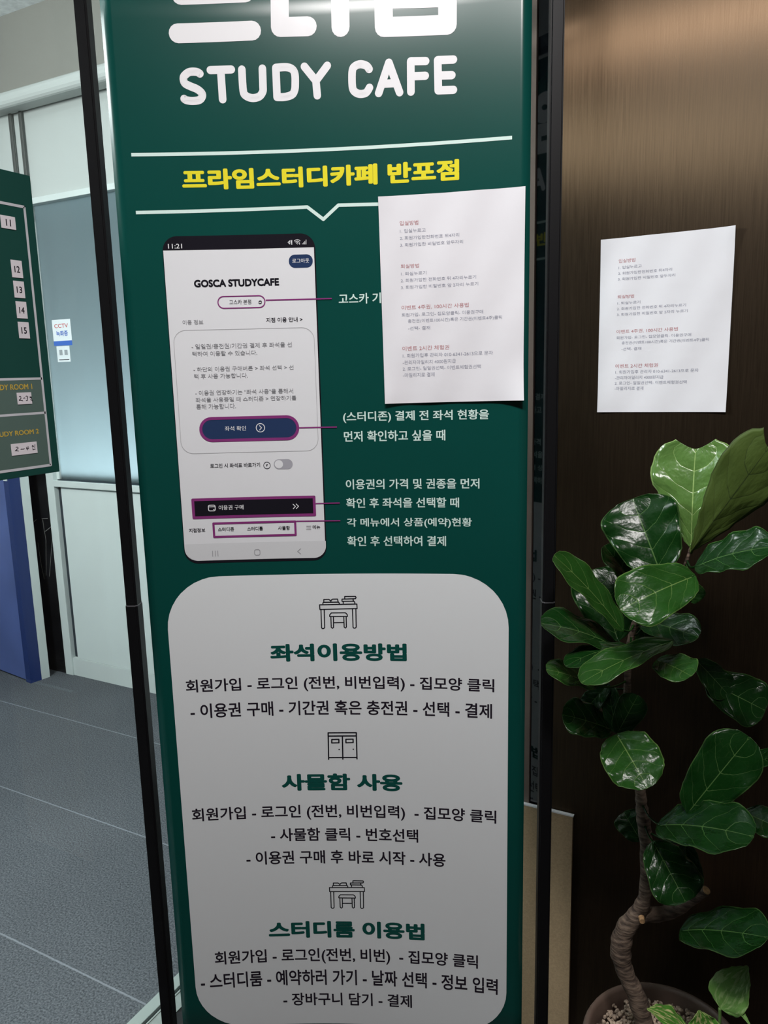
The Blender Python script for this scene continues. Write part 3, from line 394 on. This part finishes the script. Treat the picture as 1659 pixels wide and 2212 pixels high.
# ================================================================== printed banner
O_, EX, EZ, NN, SAG = Vector(BO), Vector(BX), Vector(BZ), Vector(BN), BSAG
def S(u, v, w_=0.0):
    """point on the banner: u across, v up from eye level, w towards the viewer"""
    k = max(0.0, 1 - (u / 0.3) ** 2)
    return O_ + EX * u + EZ * v - NN * (SAG * k) + NN * w_
def S0(u, v, w_=0.0): return O_ + EX * u + EZ * v + NN * w_
LAY = 0.0003
class Flat:
    """collects flat printed shapes in (u, v); build() lays them on a surface"""
    def __init__(s): s.v = []; s.f = []; s.k = 0
    def poly(s, pts, deep=0.0):
        b = len(s.v); s.v += [(p[0], p[1], s.k % 14 * 1.1e-5 + deep) for p in pts]; s.f.append(list(range(b, b + len(pts))))
    def disc(s, c, r, n=20): s.poly([(c[0] + r * cos(2 * pi * k / n), c[1] + r * sin(2 * pi * k / n)) for k in range(n)], 5e-6)
    def stroke(s, pts, r, round_=True):
        s.k += 1
        q = [pts[0]]
        for a, b in zip(pts, pts[1:]):
            n = max(1, int(math.hypot(b[0] - a[0], b[1] - a[1]) / 0.02))
            q += [(a[0] + (b[0] - a[0]) * k / n, a[1] + (b[1] - a[1]) * k / n) for k in range(1, n + 1)]
        for a, b in zip(q, q[1:]):
            l = math.hypot(b[0] - a[0], b[1] - a[1])
            if l < 1e-7: continue
            dx, dy = -(b[1] - a[1]) / l * r, (b[0] - a[0]) / l * r
            s.poly([(a[0] - dx, a[1] - dy), (b[0] - dx, b[1] - dy), (b[0] + dx, b[1] + dy), (a[0] + dx, a[1] + dy)])
        for i, p in enumerate(q):
            if round_ or 0 < i < len(q) - 1: s.disc(p, r, 16)
        s.k += 1
    def rrect(s, R, rad=0.0, inset=0.0):
        u0, u1, v0, v1 = R[0] + inset, R[1] - inset, R[2] + inset, R[3] - inset; rad = max(0.0, rad - inset)
        us = {u0, u1} | {u0 + (u1 - u0) * k / 24 for k in range(25)}
        if rad: us |= {u0 + rad * (1 - cos(pi / 2 * k / 10)) for k in range(11)} | {u1 - rad * (1 - cos(pi / 2 * k / 10)) for k in range(11)}
        us = sorted(us)
        def dv(u):
            e = min(u - u0, u1 - u)
            return 0.0 if not rad or e >= rad else rad - sqrt(max(0.0, rad * rad - (rad - e) ** 2))
        for a, b in zip(us, us[1:]):
            if b - a < 1e-7: continue
            da, db = dv(a), dv(b); s.poly([(a, v0 + da), (b, v0 + db), (b, v1 - db), (a, v1 - da)])
    def ring(s, R, rad, t):
        u0, u1, v0, v1 = R; t2 = t / 2; u0 += t2; u1 -= t2; v0 += t2; v1 -= t2; rad = max(0.0, rad - t2); pts = []
        for cx_, cy_, a0 in ((u1 - rad, v1 - rad, 0), (u0 + rad, v1 - rad, pi / 2), (u0 + rad, v0 + rad, pi), (u1 - rad, v0 + rad, 1.5 * pi)):
            pts += [(cx_ + rad * cos(a0 + pi / 2 * k / 8), cy_ + rad * sin(a0 + pi / 2 * k / 8)) for k in range(9)] if rad > 0 else [(cx_, cy_)]
        s.stroke(pts + [pts[0]], t2, rad > 0 or True)
    def text(s, t, off=0.0, bold=0.0):
        v0, f0 = glyphs(t[0], off); verts = []; faces = []
        for k in range(11 if bold else 1):
            dx, dy = (bold * cos(2 * pi * k / 10), bold * sin(2 * pi * k / 10)) if k else (0.0, 0.0); b = len(verts)
            verts += [(x + dx, y + dy, k * 1.4e-5) for x, y in v0]; faces += [[b + i for i in f] for f in f0]
        xs = [p[0] for p in verts]; ys = [p[1] for p in verts]; x0, x1, y0, y1 = min(xs), max(xs), min(ys), max(ys)
        b = len(s.v); s.v += [(t[1] + (x - x0) / (x1 - x0) * (t[2] - t[1]), t[3] + (y - y0) / (y1 - y0) * (t[4] - t[3]), d) for x, y, d in verts]
        s.f += [[b + i for i in f] for f in faces]
    def build(s, name, m, parent, fn, w_, both=True):
        bm = bmesh.new()
        for side in ((1, -1) if both else (1,)):
            vs_ = [bm.verts.new(fn(p[0], p[1], side * (w_ - p[2]))) for p in s.v]
            for f in s.f:
                a = s.v[f[0]]; ar = sum(s.v[f[i]][0] * s.v[f[(i + 1) % len(f)]][1] - s.v[f[(i + 1) % len(f)]][0] * s.v[f[i]][1] for i in range(len(f)))
                ids = f if (ar > 0) == (side > 0) else f[::-1]
                try: bm.faces.new([vs_[i] for i in ids])
                except ValueError: pass
        return from_bm(name, bm, m, parent)
TXC = bpy.data.curves.new('glyph_curve', 'FONT'); TXC.resolution_u = 4; TXC.fill_mode = 'FRONT'
TXO = bpy.data.objects.new('glyph_curve', TXC); COL.objects.link(TXO); GC = {}
def glyphs(txt, off):
    if (txt, off) in GC: return GC[txt, off]
    TXC.body = txt; TXC.offset = off; bpy.context.view_layer.update()
    me = bpy.data.meshes.new_from_object(TXO.evaluated_get(bpy.context.evaluated_depsgraph_get()))
    r = ([(v.co.x, v.co.y) for v in me.vertices], [list(p.vertices) for p in me.polygons])
    bpy.data.meshes.remove(me); GC[txt, off] = r
    return r
def texts(ts, off, name, m, par, w_, bold=0.0):
    """one printed line, one part"""
    for t in ts:
        f = Flat(); f.text(t, off, bold); f.build(name, m, par, S, w_)
ban = empty('banner', 'tall dark green printed study cafe banner with phone picture and rounded white card', 'banner', S0(0, -1.27))
ban.location = (0, 0, 0)
VT, VB = 0.655, -1.262
def panel():
    bm = bmesh.new(); n = 40; R = {}
    vsn = [VB + (VT - VB) * j / 12 for j in range(13)]
    for sgn in (1, -1):
        for i in range(n + 1):
            for j, v in enumerate(vsn): R[sgn, i, j] = bm.verts.new(S(-0.3 + 0.6 * i / n, v, sgn * 0.0005))
    for i in range(n):
        for j in range(12):
            bm.faces.new((R[1, i, j], R[1, i + 1, j], R[1, i + 1, j + 1], R[1, i, j + 1])); bm.faces.new((R[-1, i, j], R[-1, i, j + 1], R[-1, i + 1, j + 1], R[-1, i + 1, j]))
    for j in range(12):
        bm.faces.new((R[1, 0, j], R[1, 0, j + 1], R[-1, 0, j + 1], R[-1, 0, j])); bm.faces.new((R[1, n, j], R[-1, n, j], R[-1, n, j + 1], R[1, n, j + 1]))
    for i in range(n):
        bm.faces.new((R[1, i, 0], R[-1, i, 0], R[-1, i + 1, 0], R[1, i + 1, 0])); bm.faces.new((R[1, i, 12], R[1, i + 1, 12], R[-1, i + 1, 12], R[-1, i, 12]))
    return from_bm('sheet', bm, GREEN, ban, True)
panel()
L1, L2, L3, L4, L5 = 0.0009, 0.0012, 0.0015, 0.0018, 0.0021
Rr = D['R']; ST_ = D['S']
def strokes(lst, r):
    f = Flat()
    for p in lst: f.stroke(p, r)
    return f
for a, b in ((0, 5), (5, 8), (8, 11)): strokes(ST_['prime'][a:b], 0.0128).build('title_lettering', WHITE, ban, S, L1)
ST_['study'] = [smooth_path(p, 5) if i in (0, 3, 5, 8) else p for i, p in enumerate(ST_['study'])]
for a, b in ((0, 8), (8, 15)): strokes(ST_['study'][a:b], 0.0054).build('name_lettering', WHITE, ban, S, L1)
for p in ST_['rules']:
    f = Flat(); f.stroke(p, 0.0024, False); f.build('rule_print', PALE, ban, S, L1)
texts(D['YT'], 0.0, 'branch_lettering', YELLOW, ban, L1, 0.044)
texts(D['WT'], 0.0, 'caption_lettering', PALE, ban, L1, 0.019)
# phone picture
f = Flat(); f.rrect(Rr['phone'], 0.022); ph = f.build('phone_print', BLACK, ban, S, L1)
f = Flat(); sr = Rr['screen']
us = [sr[0] + (sr[1] - sr[0]) * k / 40 for k in range(41)]
def scr(f, r, v_top, rad):
    u0, u1, v0 = r[0], r[1], r[2]; us = sorted({u0 + (u1 - u0) * k / 24 for k in range(25)} | {u0 + rad * (1 - cos(pi / 2 * k / 10)) for k in range(11)} | {u1 - rad * (1 - cos(pi / 2 * k / 10)) for k in range(11)})
    for a, b in zip(us, us[1:]):
        if b - a < 1e-7: continue
        def dv(u):
            e = min(u - u0, u1 - u); return 0.0 if e >= rad else rad - sqrt(max(0.0, rad * rad - (rad - e) ** 2))
        f.poly([(a, v0 + dv(a)), (b, v0 + dv(b)), (b, v_top), (a, v_top)])
scr(f, sr, sr[3], 0.020); so = f.build('screen_print', SCREEN, ph, S, L2)
f = Flat(); scr(f, Rr['navband'], Rr['navband'][3], 0.020); f.build('navigation_band', BAND, ph, S, L3)
f = Flat(); f.ring(Rr['info'], 0.019, 0.0008); f.build('info_box_outline_print', GREYLN, ph, S, L3)
f = Flat(); f.rrect(Rr['logout'], 0.0092); f.build('logout_button_print', NAVY, ph, S, L3)
f = Flat(); f.rrect(Rr['button'], 0.0193, 0.0042); f.build('seat_button_print', NAVY, ph, S, L3)
for key, p, rad, th in zip(('place', 'button', 'buy', 'menu'), ST_['call'], (0.0094, 0.0193, 0, 0), (0.0016, 0.0044, 0.0043, 0.0034)):
    f = Flat(); f.ring(Rr[key], rad, th); f.stroke(p, 0.00095, False); f.build('callout_outline_print', MAGENTA, ban, S, L4)
f = Flat(); f.rrect(Rr['buy'], 0, 0.004); f.build('purchase_bar_print', BLACK, ph, S, L3)
f = Flat(); f.rrect(Rr['toggle'], 0.0078); f.build('toggle_print', TOGGLE, ph, S, L3)
f = Flat(); f.disc(D['knob'], 0.0065, 28); f.build('toggle_knob_print', SCREEN, ph, S, L4)
f = strokes(ST_['wicon'][:1], 0.0006); f.ring((D['arrow'][0] - .0071, D['arrow'][0] + .0071, D['arrow'][1] - .0071, D['arrow'][1] + .0071), 0.0071, 0.0012); f.build('arrow_symbol_print', WHITE, ph, S, L4)
strokes(ST_['wicon'][1:3], 0.0006).build('chevron_symbol_print', WHITE, ph, S, L4)
f = strokes(ST_['wicon'][3:], 0.0006); f.ring(Rr['cardicon'], 0.003, 0.0013); f.build('ticket_symbol_print', WHITE, ph, S, L4)
strokes(ST_['gicon'][:3], 0.0005).build('recents_symbol_print', GREYTX, ph, S, L4)
strokes(ST_['gicon'][3:], 0.0005).build('return_symbol_print', GREYTX, ph, S, L4)
f = Flat(); f.ring(Rr['home'], 0.003, 0.0010); f.build('home_symbol_print', GREYTX, ph, S, L4)
strokes(ST_['menuicon'], 0.0006).build('menu_symbol_print', GREYLN, ph, S, L4)
strokes(ST_['swap'], 0.0006).build('swap_symbol_print', INK, ph, S, L4)
f = Flat(); f.ring((D['qm'][0] - .0056, D['qm'][0] + .0056, D['qm'][1] - .0056, D['qm'][1] + .0056), 0.0056, 0.0008); f.build('help_symbol_print', INK, ph, S, L4)
strokes(ST_['status'], 0.00045).build('status_symbol_print', SCREEN, ph, S, L3)
texts(D['PW'], 0.0, 'white_lettering', WHITE, ph, L4, 0.010)
texts(D['PK'], 0.0, 'black_lettering', INK, ph, L4, 0.012)
texts(D['PB'], 0.0, 'black_lettering', INK, ph, L4)
texts(D['PG'], 0.0, 'grey_lettering', GREYTX, ph, L4, 0.006)
texts(D['PH'], 0.0, 'heading_lettering', BLACK, ph, L4, 0.042)
# white card
f = Flat(); f.rrect(Rr['card'], 0.086); cd = f.build('card_print', CARD, ban, S, L1)
texts(D['GT'], 0.0, 'heading_lettering', DKGREEN, cd, L2, 0.043)
texts(D['KT'], 0.0, 'step_lettering', INK, cd, L2, 0.019)
dsk = ST_['desk']; strokes(dsk, 0.00088).build('desk_symbol_print', BLACK, cd, S, L2)
q = D['desk2']; d2 = [[(q[4] + (u - q[2]) * q[0], q[5] + (v - q[3]) * q[1]) for u, v in p] for p in dsk]
strokes(d2, 0.00085).build('desk_symbol_print', BLACK, cd, S, L2)
strokes(ST_['locker'], 0.0011).build('locker_symbol_print', BLACK, cd, S, L2)

# ------------------------------------------------------------------ banner stand
stn = empty('banner_stand', 'slim black two-post metal stand holding the green study cafe banner', 'banner stand')
def post(u0, u1):
    def seg(a, b, g):
        bm = bmesh.new(); box(bm, 0, 1, 0, 1, 0, 1)
        U0, U1, W0, W1 = u0 - g, u1 + g, g, -0.024 - g
        for v in bm.verts: v.co = S0(U0 + (U1 - U0) * v.co.x, a + (b - a) * v.co.z, W0 + (W1 - W0) * v.co.y)
        bmesh.ops.recalc_face_normals(bm, faces=bm.faces[:])
        bmesh.ops.bevel(bm, geom=[e for e in bm.edges if abs((e.verts[0].co - e.verts[1].co).normalized().z) > 0.9], offset=0.0028, segments=3, affect='EDGES')
        return bm
    p = from_bm('post', seg(-1.40, -0.3635, 0.0008), METAL, stn)
    from_bm('upper_tube', seg(-0.3625, 0.70, 0.0), METAL, p)
    from_bm('joint_ring', seg(-0.3645, -0.3620, 0.0005), JOINT, p)
post(-0.3385, -0.320); post(0.326, 0.345)
def bar(name, u0, u1, v0, v1, w0, w1, bev=0.003):
    bm = bmesh.new(); box(bm, 0, 1, 0, 1, 0, 1)
    for v in bm.verts: v.co = S0(u0 + (u1 - u0) * v.co.x, v0 + (v1 - v0) * v.co.z, w0 + (w1 - w0) * v.co.y)
    bmesh.ops.recalc_face_normals(bm, faces=bm.faces[:]); bmesh.ops.bevel(bm, geom=bm.edges[:], offset=bev, segments=2, affect='EDGES')
    from_bm(name, bm, METAL, stn)
bar('top_bar', -0.3195, 0.3255, 0.67, 0.70, 0.0, -0.024); bar('bottom_bar', -0.3195, 0.3255, -1.30, -1.275, 0.0, -0.024)
bar('foot', -0.355, -0.303, -1.42, -1.40, 0.16, -0.17); bar('foot', 0.31, 0.362, -1.42, -1.40, 0.16, -0.17)

# ------------------------------------------------------------------ notice sheets
def notice(name, label, place, flatw, seed, curl):
    t = empty(name, label, 'paper notice', group='printed notice sheets')
    rnd = random.Random(seed); bm = bmesh.new(); n, m_ = 28, 36; ph_ = [rnd.uniform(0, 6.28) for _ in range(6)]
    def bump(a, b):
        h = 0.0007 * sin(9 * a + ph_[0] + 3 * b) * sin(7 * b + ph_[1]) + 0.0005 * sin(17 * a - 12 * b + ph_[2])
        h += curl[0] * max(0, 1 - math.hypot(a, b) / 0.22) ** 2 + curl[1] * max(0, 1 - math.hypot(1 - a, b) / 0.28) ** 2 + curl[2] * max(0, 1 - math.hypot(1 - a, 1 - b) / 0.25) ** 2 + curl[3] * max(0, 1 - math.hypot(a, 1 - b) / 0.2) ** 2
        return flatw + 0.0015 + h
    V = [[[bm.verts.new(place(i / n, j / m_, bump(i / n, j / m_) + k * 0.00025)) for j in range(m_ + 1)] for i in range(n + 1)] for k in (0, 1)]
    for i in range(n):
        for j in range(m_):
            bm.faces.new((V[1][i][j], V[1][i + 1][j], V[1][i + 1][j + 1], V[1][i][j + 1])); bm.faces.new((V[0][i][j], V[0][i][j + 1], V[0][i + 1][j + 1], V[0][i + 1][j]))
    from_bm('sheet', bm, PAPER, t, True)
    head = (0, 4, 8, 12)
    (tl, tr, br, bl) = D['sheet']
    def frac(u, v):          # banner coordinates to fractions of the sheet
        b = (v - (bl[1] + br[1]) / 2) / ((tl[1] + tr[1]) / 2 - (bl[1] + br[1]) / 2)
        l = bl[0] + (tl[0] - bl[0]) * b; r = br[0] + (tr[0] - br[0]) * b
        return (u - l) / (r - l), b
    for i in range(17):
        nm, m2 = ('heading_lettering', RED_INK) if i in head else ('body_lettering', GREY_INK)
        f = Flat(); f.text(D['ST'][i]); f.build(nm, m2, t, lambda u, v, w_: (lambda ab: place(ab[0], ab[1], bump(*ab) + 0.0005))(frac(u, v)), 1.0, False)
    return t
(tl, tr, br, bl) = D['sheet']
def place_banner(a, b, h):
    l = (bl[0] + (tl[0] - bl[0]) * b, bl[1] + (tl[1] - bl[1]) * b); r = (br[0] + (tr[0] - br[0]) * b, br[1] + (tr[1] - br[1]) * b)
    return S(l[0] + (r[0] - l[0]) * a, l[1] + (r[1] - l[1]) * a, h)
notice('notice_sheet', 'white printed notice sheet taped onto the green banner beside the phone picture', place_banner, 0.0022, 3, (0.004, 0.010, 0.002, 0.001))
WS = [Vector(p) for p in D['wsheet']]
def place_wall(a, b, h):
    l = WS[3].lerp(WS[0], b); r = WS[2].lerp(WS[1], b); p = l.lerp(r, a); return Vector((p.x, 1.4146 - h, p.z))
notice('notice_sheet', 'white printed notice sheet taped onto the dark brown wood wall above the plant', place_wall, 0.0, 8, (0.002, 0.004, 0.007, 0.002))

# ------------------------------------------------------------------ seating chart hung on the glass
CX = -1.185
def C_(b, z, w_=0.0): return Vector((CX + w_, b, z))
ch = D['chart']; EB = sum(p[0] for p in ch['edge'][:2]) / 2; ZT = ch['edge'][0][1]; ZB = ch['edge'][3][1]; LB = 0.15
chart = empty('seating_chart', 'dark green seating chart board with white frame lines hung on the glass', 'seating chart')
slab('board', CX - 0.006, CX, LB, EB, ZB, ZT, CHARTG, chart, 0.0008)
# seen from the room, +b runs to the viewer's right on this board
def cflat(f, name, m, par, w_): return f.build(name, m, par, lambda u, v, k: C_(u, v, k), w_, False)
FB, FT, FBo = (ch['frame'][0][0] + ch['frame'][1][0]) / 2, (ch['frame'][0][1] + ch['frame'][2][1]) / 2, (ch['frame'][1][1] + ch['frame'][3][1]) / 2
Z1, Z2 = (ch['row'][0][1] + ch['row'][2][1]) / 2, (ch['row'][1][1] + ch['row'][3][1]) / 2
f = Flat(); f.poly([(LB + .02, FBo), (FB, FBo), (FB, Z1), (LB + .02, Z1)]); cflat(f, 'room_cells_print', CHARTC, chart, 0.0004)
f = Flat(); f.ring((LB + .02, FB + .002, FBo - .002, FT + .002), 0, 0.0045); cflat(f, 'frame_border_print', CHARTW, chart, 0.0007)
for z in (Z1, Z2): f = Flat(); f.stroke([(LB + .022, z), (FB, z)], 0.002, False); cflat(f, 'dividing_line_print', CHARTW, chart, 0.0007)
for nm, s, keep in (('t1', 'STUDY ROOM 1', 0.735), ('t2', 'STUDY ROOM 2', 0.835)):
    r = ch[nm]; wd = (r[1] - r[0]) / keep; f = Flat(); f.text((s, r[1] - wd, r[1], r[2], r[3]), 0.0, 0.022); cflat(f, 'room_lettering', GOLD, chart, 0.0008)
def seat_tag(name, key, label, cat, group, text=None, strokes_=None):
    r = ch[key]; t = empty(name, label, cat, group=group)
    slab('paper', CX + 0.0009, CX + 0.0016, r[0], r[1], r[2], r[3], TAG, t)
    f = Flat(); cu_, cv = (r[0] + r[1]) / 2, (r[2] + r[3]) / 2
    if text:
        w2, h2 = (0.0105, 0.0108) if text != '11' else (0.0095, 0.0108)
        f.text((text, cu_ - w2 / 2, cu_ + w2 / 2, cv - h2 / 2 - .0005, cv + h2 / 2 - .0005), 0, 0.018)
    else:
        for p in strokes_: f.stroke(p, 0.0006)
    f.build('number_lettering', INK, t, lambda u, v, k: C_(u, v, k), 0.0019, False)
for k, pos in (('11', 'highest on'), ('12', 'in the column on'), ('13', 'in the column on'), ('14', 'in the column on'), ('15', 'lowest of the column on')):
    seat_tag('seat_tag', k, f'small white paper tag printed with {k}, {pos} the green seating chart', 'paper tag', 'seat number tags on the seating chart', k)
seat_tag('capacity_tag', '23', 'small white handwritten tag under the gold STUDY ROOM 1 lettering on the chart', 'paper tag', 'handwritten capacity tags', None, ch['h23'])
seat_tag('capacity_tag', '24', 'wide white handwritten tag under the gold STUDY ROOM 2 lettering on the chart', 'paper tag', 'handwritten capacity tags', None, ch['h24'])
scratches(COLUMN)
# stickers on the frosted window
cc = D['cc']
def sticker(name, label, r, parts):
    t = empty(name, label, 'sticker'); yb = YB + 0.019
    slab('backing', r[0], r[1], yb - 0.0008, yb, r[2], r[3], STW, t)
    for nm, m, fl in parts: fl.build(nm, m, t, lambda u, v, k: Vector((u, yb - k, v)), 0.0015, False)
sx = lambda r: r
f1 = Flat(); f1.rrect(cc['band']); f2 = Flat(); f2.text(('CCTV', cc['t1'][0], cc['t1'][1], cc['t1'][2], cc['t1'][3]), 0, 0.01); f3 = Flat(); f3.text(('녹화중', cc['t2'][0], cc['t2'][1], cc['t2'][2], cc['t2'][3]), 0, 0.02)
sticker('surveillance_sticker', 'white and blue CCTV warning sticker on the frosted corridor window', cc['s1'], [('band_print', STBLUE, f1), ('red_lettering', STRED, f2), ('blue_lettering', STBLUE, f3)])
f4 = Flat(); f4.rrect(cc['b1']); f4.rrect(cc['b2']); f5 = Flat(); f5.rrect(cc['ul'])
sticker('notice_sticker', 'small white sticker with two grey blocks just under the CCTV sticker', cc['s2'], [('grey_block_print', STGREY, f4), ('underline_print', INK, f5)])

# ------------------------------------------------------------------ kraft board against the wall
kb = empty('cardboard_sheet', 'tall brown cardboard sheet leaning against the wall behind the banner stand', 'cardboard')
slab('sheet', -0.62, -0.347, 1.4055, 1.4125, 0.0, 0.535, KRAFT, kb)
slab('top_edge', -0.62, -0.3455, 1.405, 1.4128, 0.5352, 0.538, KEDGE, kb)

# ------------------------------------------------------------------ potted fiddle-leaf fig
POTC = Vector((-0.13, 1.17, 0.0)); RIM = 0.32
fig = empty('fiddle_leaf_fig', 'potted fiddle leaf fig with crooked trunk standing in front of the wood wall', 'potted plant')
def lathe(name, prof, m, parent, n=56):
    bm = bmesh.new(); rings = [[bm.verts.new((POTC.x + r * cos(2 * pi * k / n), POTC.y + r * sin(2 * pi * k / n), z)) for k in range(n)] for r, z in prof]
    for a, b in zip(rings, rings[1:]):
        for k in range(n): bm.faces.new((a[k], a[(k + 1) % n], b[(k + 1) % n], b[k]))
    bm.faces.new(rings[0][::-1]); bm.faces.new(rings[-1]); bmesh.ops.recalc_face_normals(bm, faces=bm.faces[:])
    return from_bm(name, bm, m, parent, True)
lathe('pot', [(0.088, 0.0), (0.094, 0.01), (0.117, 0.27), (0.118, 0.283), (0.126, 0.285), (0.130, 0.292), (0.131, 0.312), (0.127, 0.320), (0.121, 0.320), (0.118, 0.314), (0.115, 0.288), (0.112, 0.270)], POT, fig)
def gravel():
    rnd = random.Random(5); bm = bmesh.new()
    for i in range(1500):
        r = 0.113 * sqrt(rnd.random()); a = rnd.uniform(0, 2 * pi); s = rnd.uniform(0.0028, 0.0050)
        mt = Matrix.Translation((POTC.x + r * cos(a), POTC.y + r * sin(a), 0.291 + rnd.uniform(0, 0.010) + 0.006 * (1 - r / .113))) @ Matrix.Rotation(rnd.uniform(0, 6), 4, (rnd.random(), rnd.random(), rnd.random() + .1)) @ Matrix.Diagonal((s, s * rnd.uniform(.6, 1), s * rnd.uniform(.5, .9), 1))
        bmesh.ops.create_icosphere(bm, subdivisions=1, radius=1.0, matrix=mt)
    o = from_bm('gravel', bm, GRAVEL, fig); o['kind'] = 'stuff'
gravel()
def trunk():
    bm = bmesh.new(); p = smooth_path([t for t in D['TR']], 5); rnd = random.Random(2)
    p = [q for q in p]; p[0] = (p[0][0], p[0][1], 0.25, p[0][3])
    tube(bm, [q[:3] for q in p], [q[3] * (1 + 0.07 * sin(i * 1.9) + rnd.uniform(-.03, .03)) for i, q in enumerate(p)], 18)
    t = from_bm('trunk', bm, BARK, fig, True)
    bm = bmesh.new(); b = smooth_path(D['BR'], 4); tube(bm, [q[:3] for q in b], [q[3] * (1 + .06 * sin(i * 2.1)) for i, q in enumerate(b)], 16); br = from_bm('branch', bm, BARK, t, True)
    e = Vector(b[-1][:3]); dr = (e - Vector(b[-3][:3])).normalized(); bm = bmesh.new(); tube(bm, [e, e + dr * 0.0012], [b[-1][3] * .88, b[-1][3] * .8], 16); from_bm('cut_end', bm, CUT, br)
    k = D['TR'][5]; bm = bmesh.new(); tube(bm, [(k[0] + .006, k[1] - .012, k[2]), (k[0] + .009, k[1] - .021, k[2])], [.005, .0042], 12); from_bm('cut_end', bm, CUT, t)
trunk()
PROF = {'D': [(0, .06), (.05, .36), (.12, .58), (.25, .74), (.38, .82), (.5, .89), (.62, .96), (.74, 1.0), (.84, .95), (.92, .77), (.97, .50), (1, .0)],
        'R': [(0, .10), (.04, .45), (.12, .72), (.25, .9), (.4, .98), (.55, 1.0), (.7, .97), (.82, .86), (.91, .66), (.97, .38), (1, 0)],
        'L': [(0, .05), (.06, .16), (.2, .36), (.35, .56), (.5, .76), (.65, .93), (.78, 1.0), (.88, .95), (.95, .78), (1, .45)],
        'P': [(0, .03), (.06, .5), (.15, .86), (.3, 1.0), (.45, .96), (.6, .82), (.75, .6), (.88, .33), (.96, .12), (1, 0)]}
def prof(tab, s):
    for (a, x), (b, y) in zip(tab, tab[1:]):
        if s <= b:
            t = (s - a) / (b - a); t = t * t * (3 - 2 * t) if y else 1 - sqrt(max(0, 1 - 1)) and t or t
            return x + (y - x) * t if y else x * sqrt(max(0, 1 - t * t))
    return tab[-1][1]
TRP = [Vector(p[:3]) for p in smooth_path(D['TR'], 5)]
def leaf(rec, parent, i, stalk=True):
    B, T, w_, N, cup, bend, kind = rec; B, T, N = Vector(B), Vector(T), Vector(N); L_ = (T - B).length; x = (T - B) / L_; n = (N - x * N.dot(x)).normalized(); y = n.cross(x)
    tab = PROF['L' if kind in 'LU' else 'R' if kind == 'R' else 'P' if kind in 'PV' else 'D']; rnd = random.Random(i * 7 + 1); p1, p2 = rnd.uniform(0, 6), rnd.uniform(0, 6); fr = rnd.uniform(2.2, 3.4)
    bm = bmesh.new(); uvl = bm.loops.layers.uv.new('uv'); ns, nt = 26, 14; G = []
    for a in range(ns + 1):
        s = 0.5 - 0.5 * cos(pi * a / ns); hw = w_ / 2 * prof(tab, s); row = []
        for b in range(nt + 1):
            t = 2 * b / nt - 1; notch = 0.10 * L_ * (abs(t) ** 1.5) * max(0, (s - .6) / .4) ** 2 if kind in 'LU' else 0
            wv = 0.10 * hw * sin(fr * 2 * pi * s + (p1 if t > 0 else p2)) * abs(t) ** 2.2
            p = B + x * (L_ * s + notch) + y * (hw * t) + n * (cup * hw * abs(t) ** 1.6 - bend * L_ * 2 * s * (1 - s) + wv - 0.03 * w_ * max(0, 1 - abs(t) * 8) * (1 - s))
            row.append((bm.verts.new(p), (b / nt, s)))
        G.append(row)
    for a in range(ns):
        for b in range(nt):
            q = (G[a][b], G[a + 1][b], G[a + 1][b + 1], G[a][b + 1])
            fc = bm.faces.new([v[0] for v in q])
            for l, v in zip(fc.loops, q): l[uvl].uv = v[1]
    if stalk and min((p - B).length for p in TRP) < 0.075:
        near = min(TRP, key=lambda p: (p - B).length + (0.02 if p.z > B.z else 0)); mid = (B + near) / 2 + Vector((0, 0, -0.006))
        pts = smooth_path([tuple(B + x * 0.004), tuple(mid), tuple(near)], 4); tube(bm, pts, [0.0016] * len(pts), 8, True, uvl)
    top = {'D': LEAFD, 'R': LEAFM, 'M': LEAFM, 'L': LEAFL, 'U': LEAFU, 'P': POTHL, 'V': POTHV}[kind]
    o = from_bm('leaf', bm, [top, LEAFU if kind not in 'PV' else top], parent, True)
    md = o.modifiers.new('thickness', 'SOLIDIFY'); md.thickness = 0.0006; md.offset = -1; md.material_offset = 1
    return o
for i, r in enumerate(D['LV']): leaf(r, fig, i)
pth = empty('pothos', 'small pale green pothos growing at the edge of the brown plant pot', 'plant')
for i, r in enumerate(D['PV']): leaf(r, pth, 50 + i, False)
bm = bmesh.new(); q = D['px_st']; q = [q[0], q[1], q[2]]; pts = smooth_path([p[:3] for p in q], 4); tube(bm, pts, [0.0022] * len(pts), 10); from_bm('stem', bm, mat('pothos_stem', (0.10, 0.20, 0.05), rough=0.4), pth, True)

bpy.data.objects.remove(TXO)
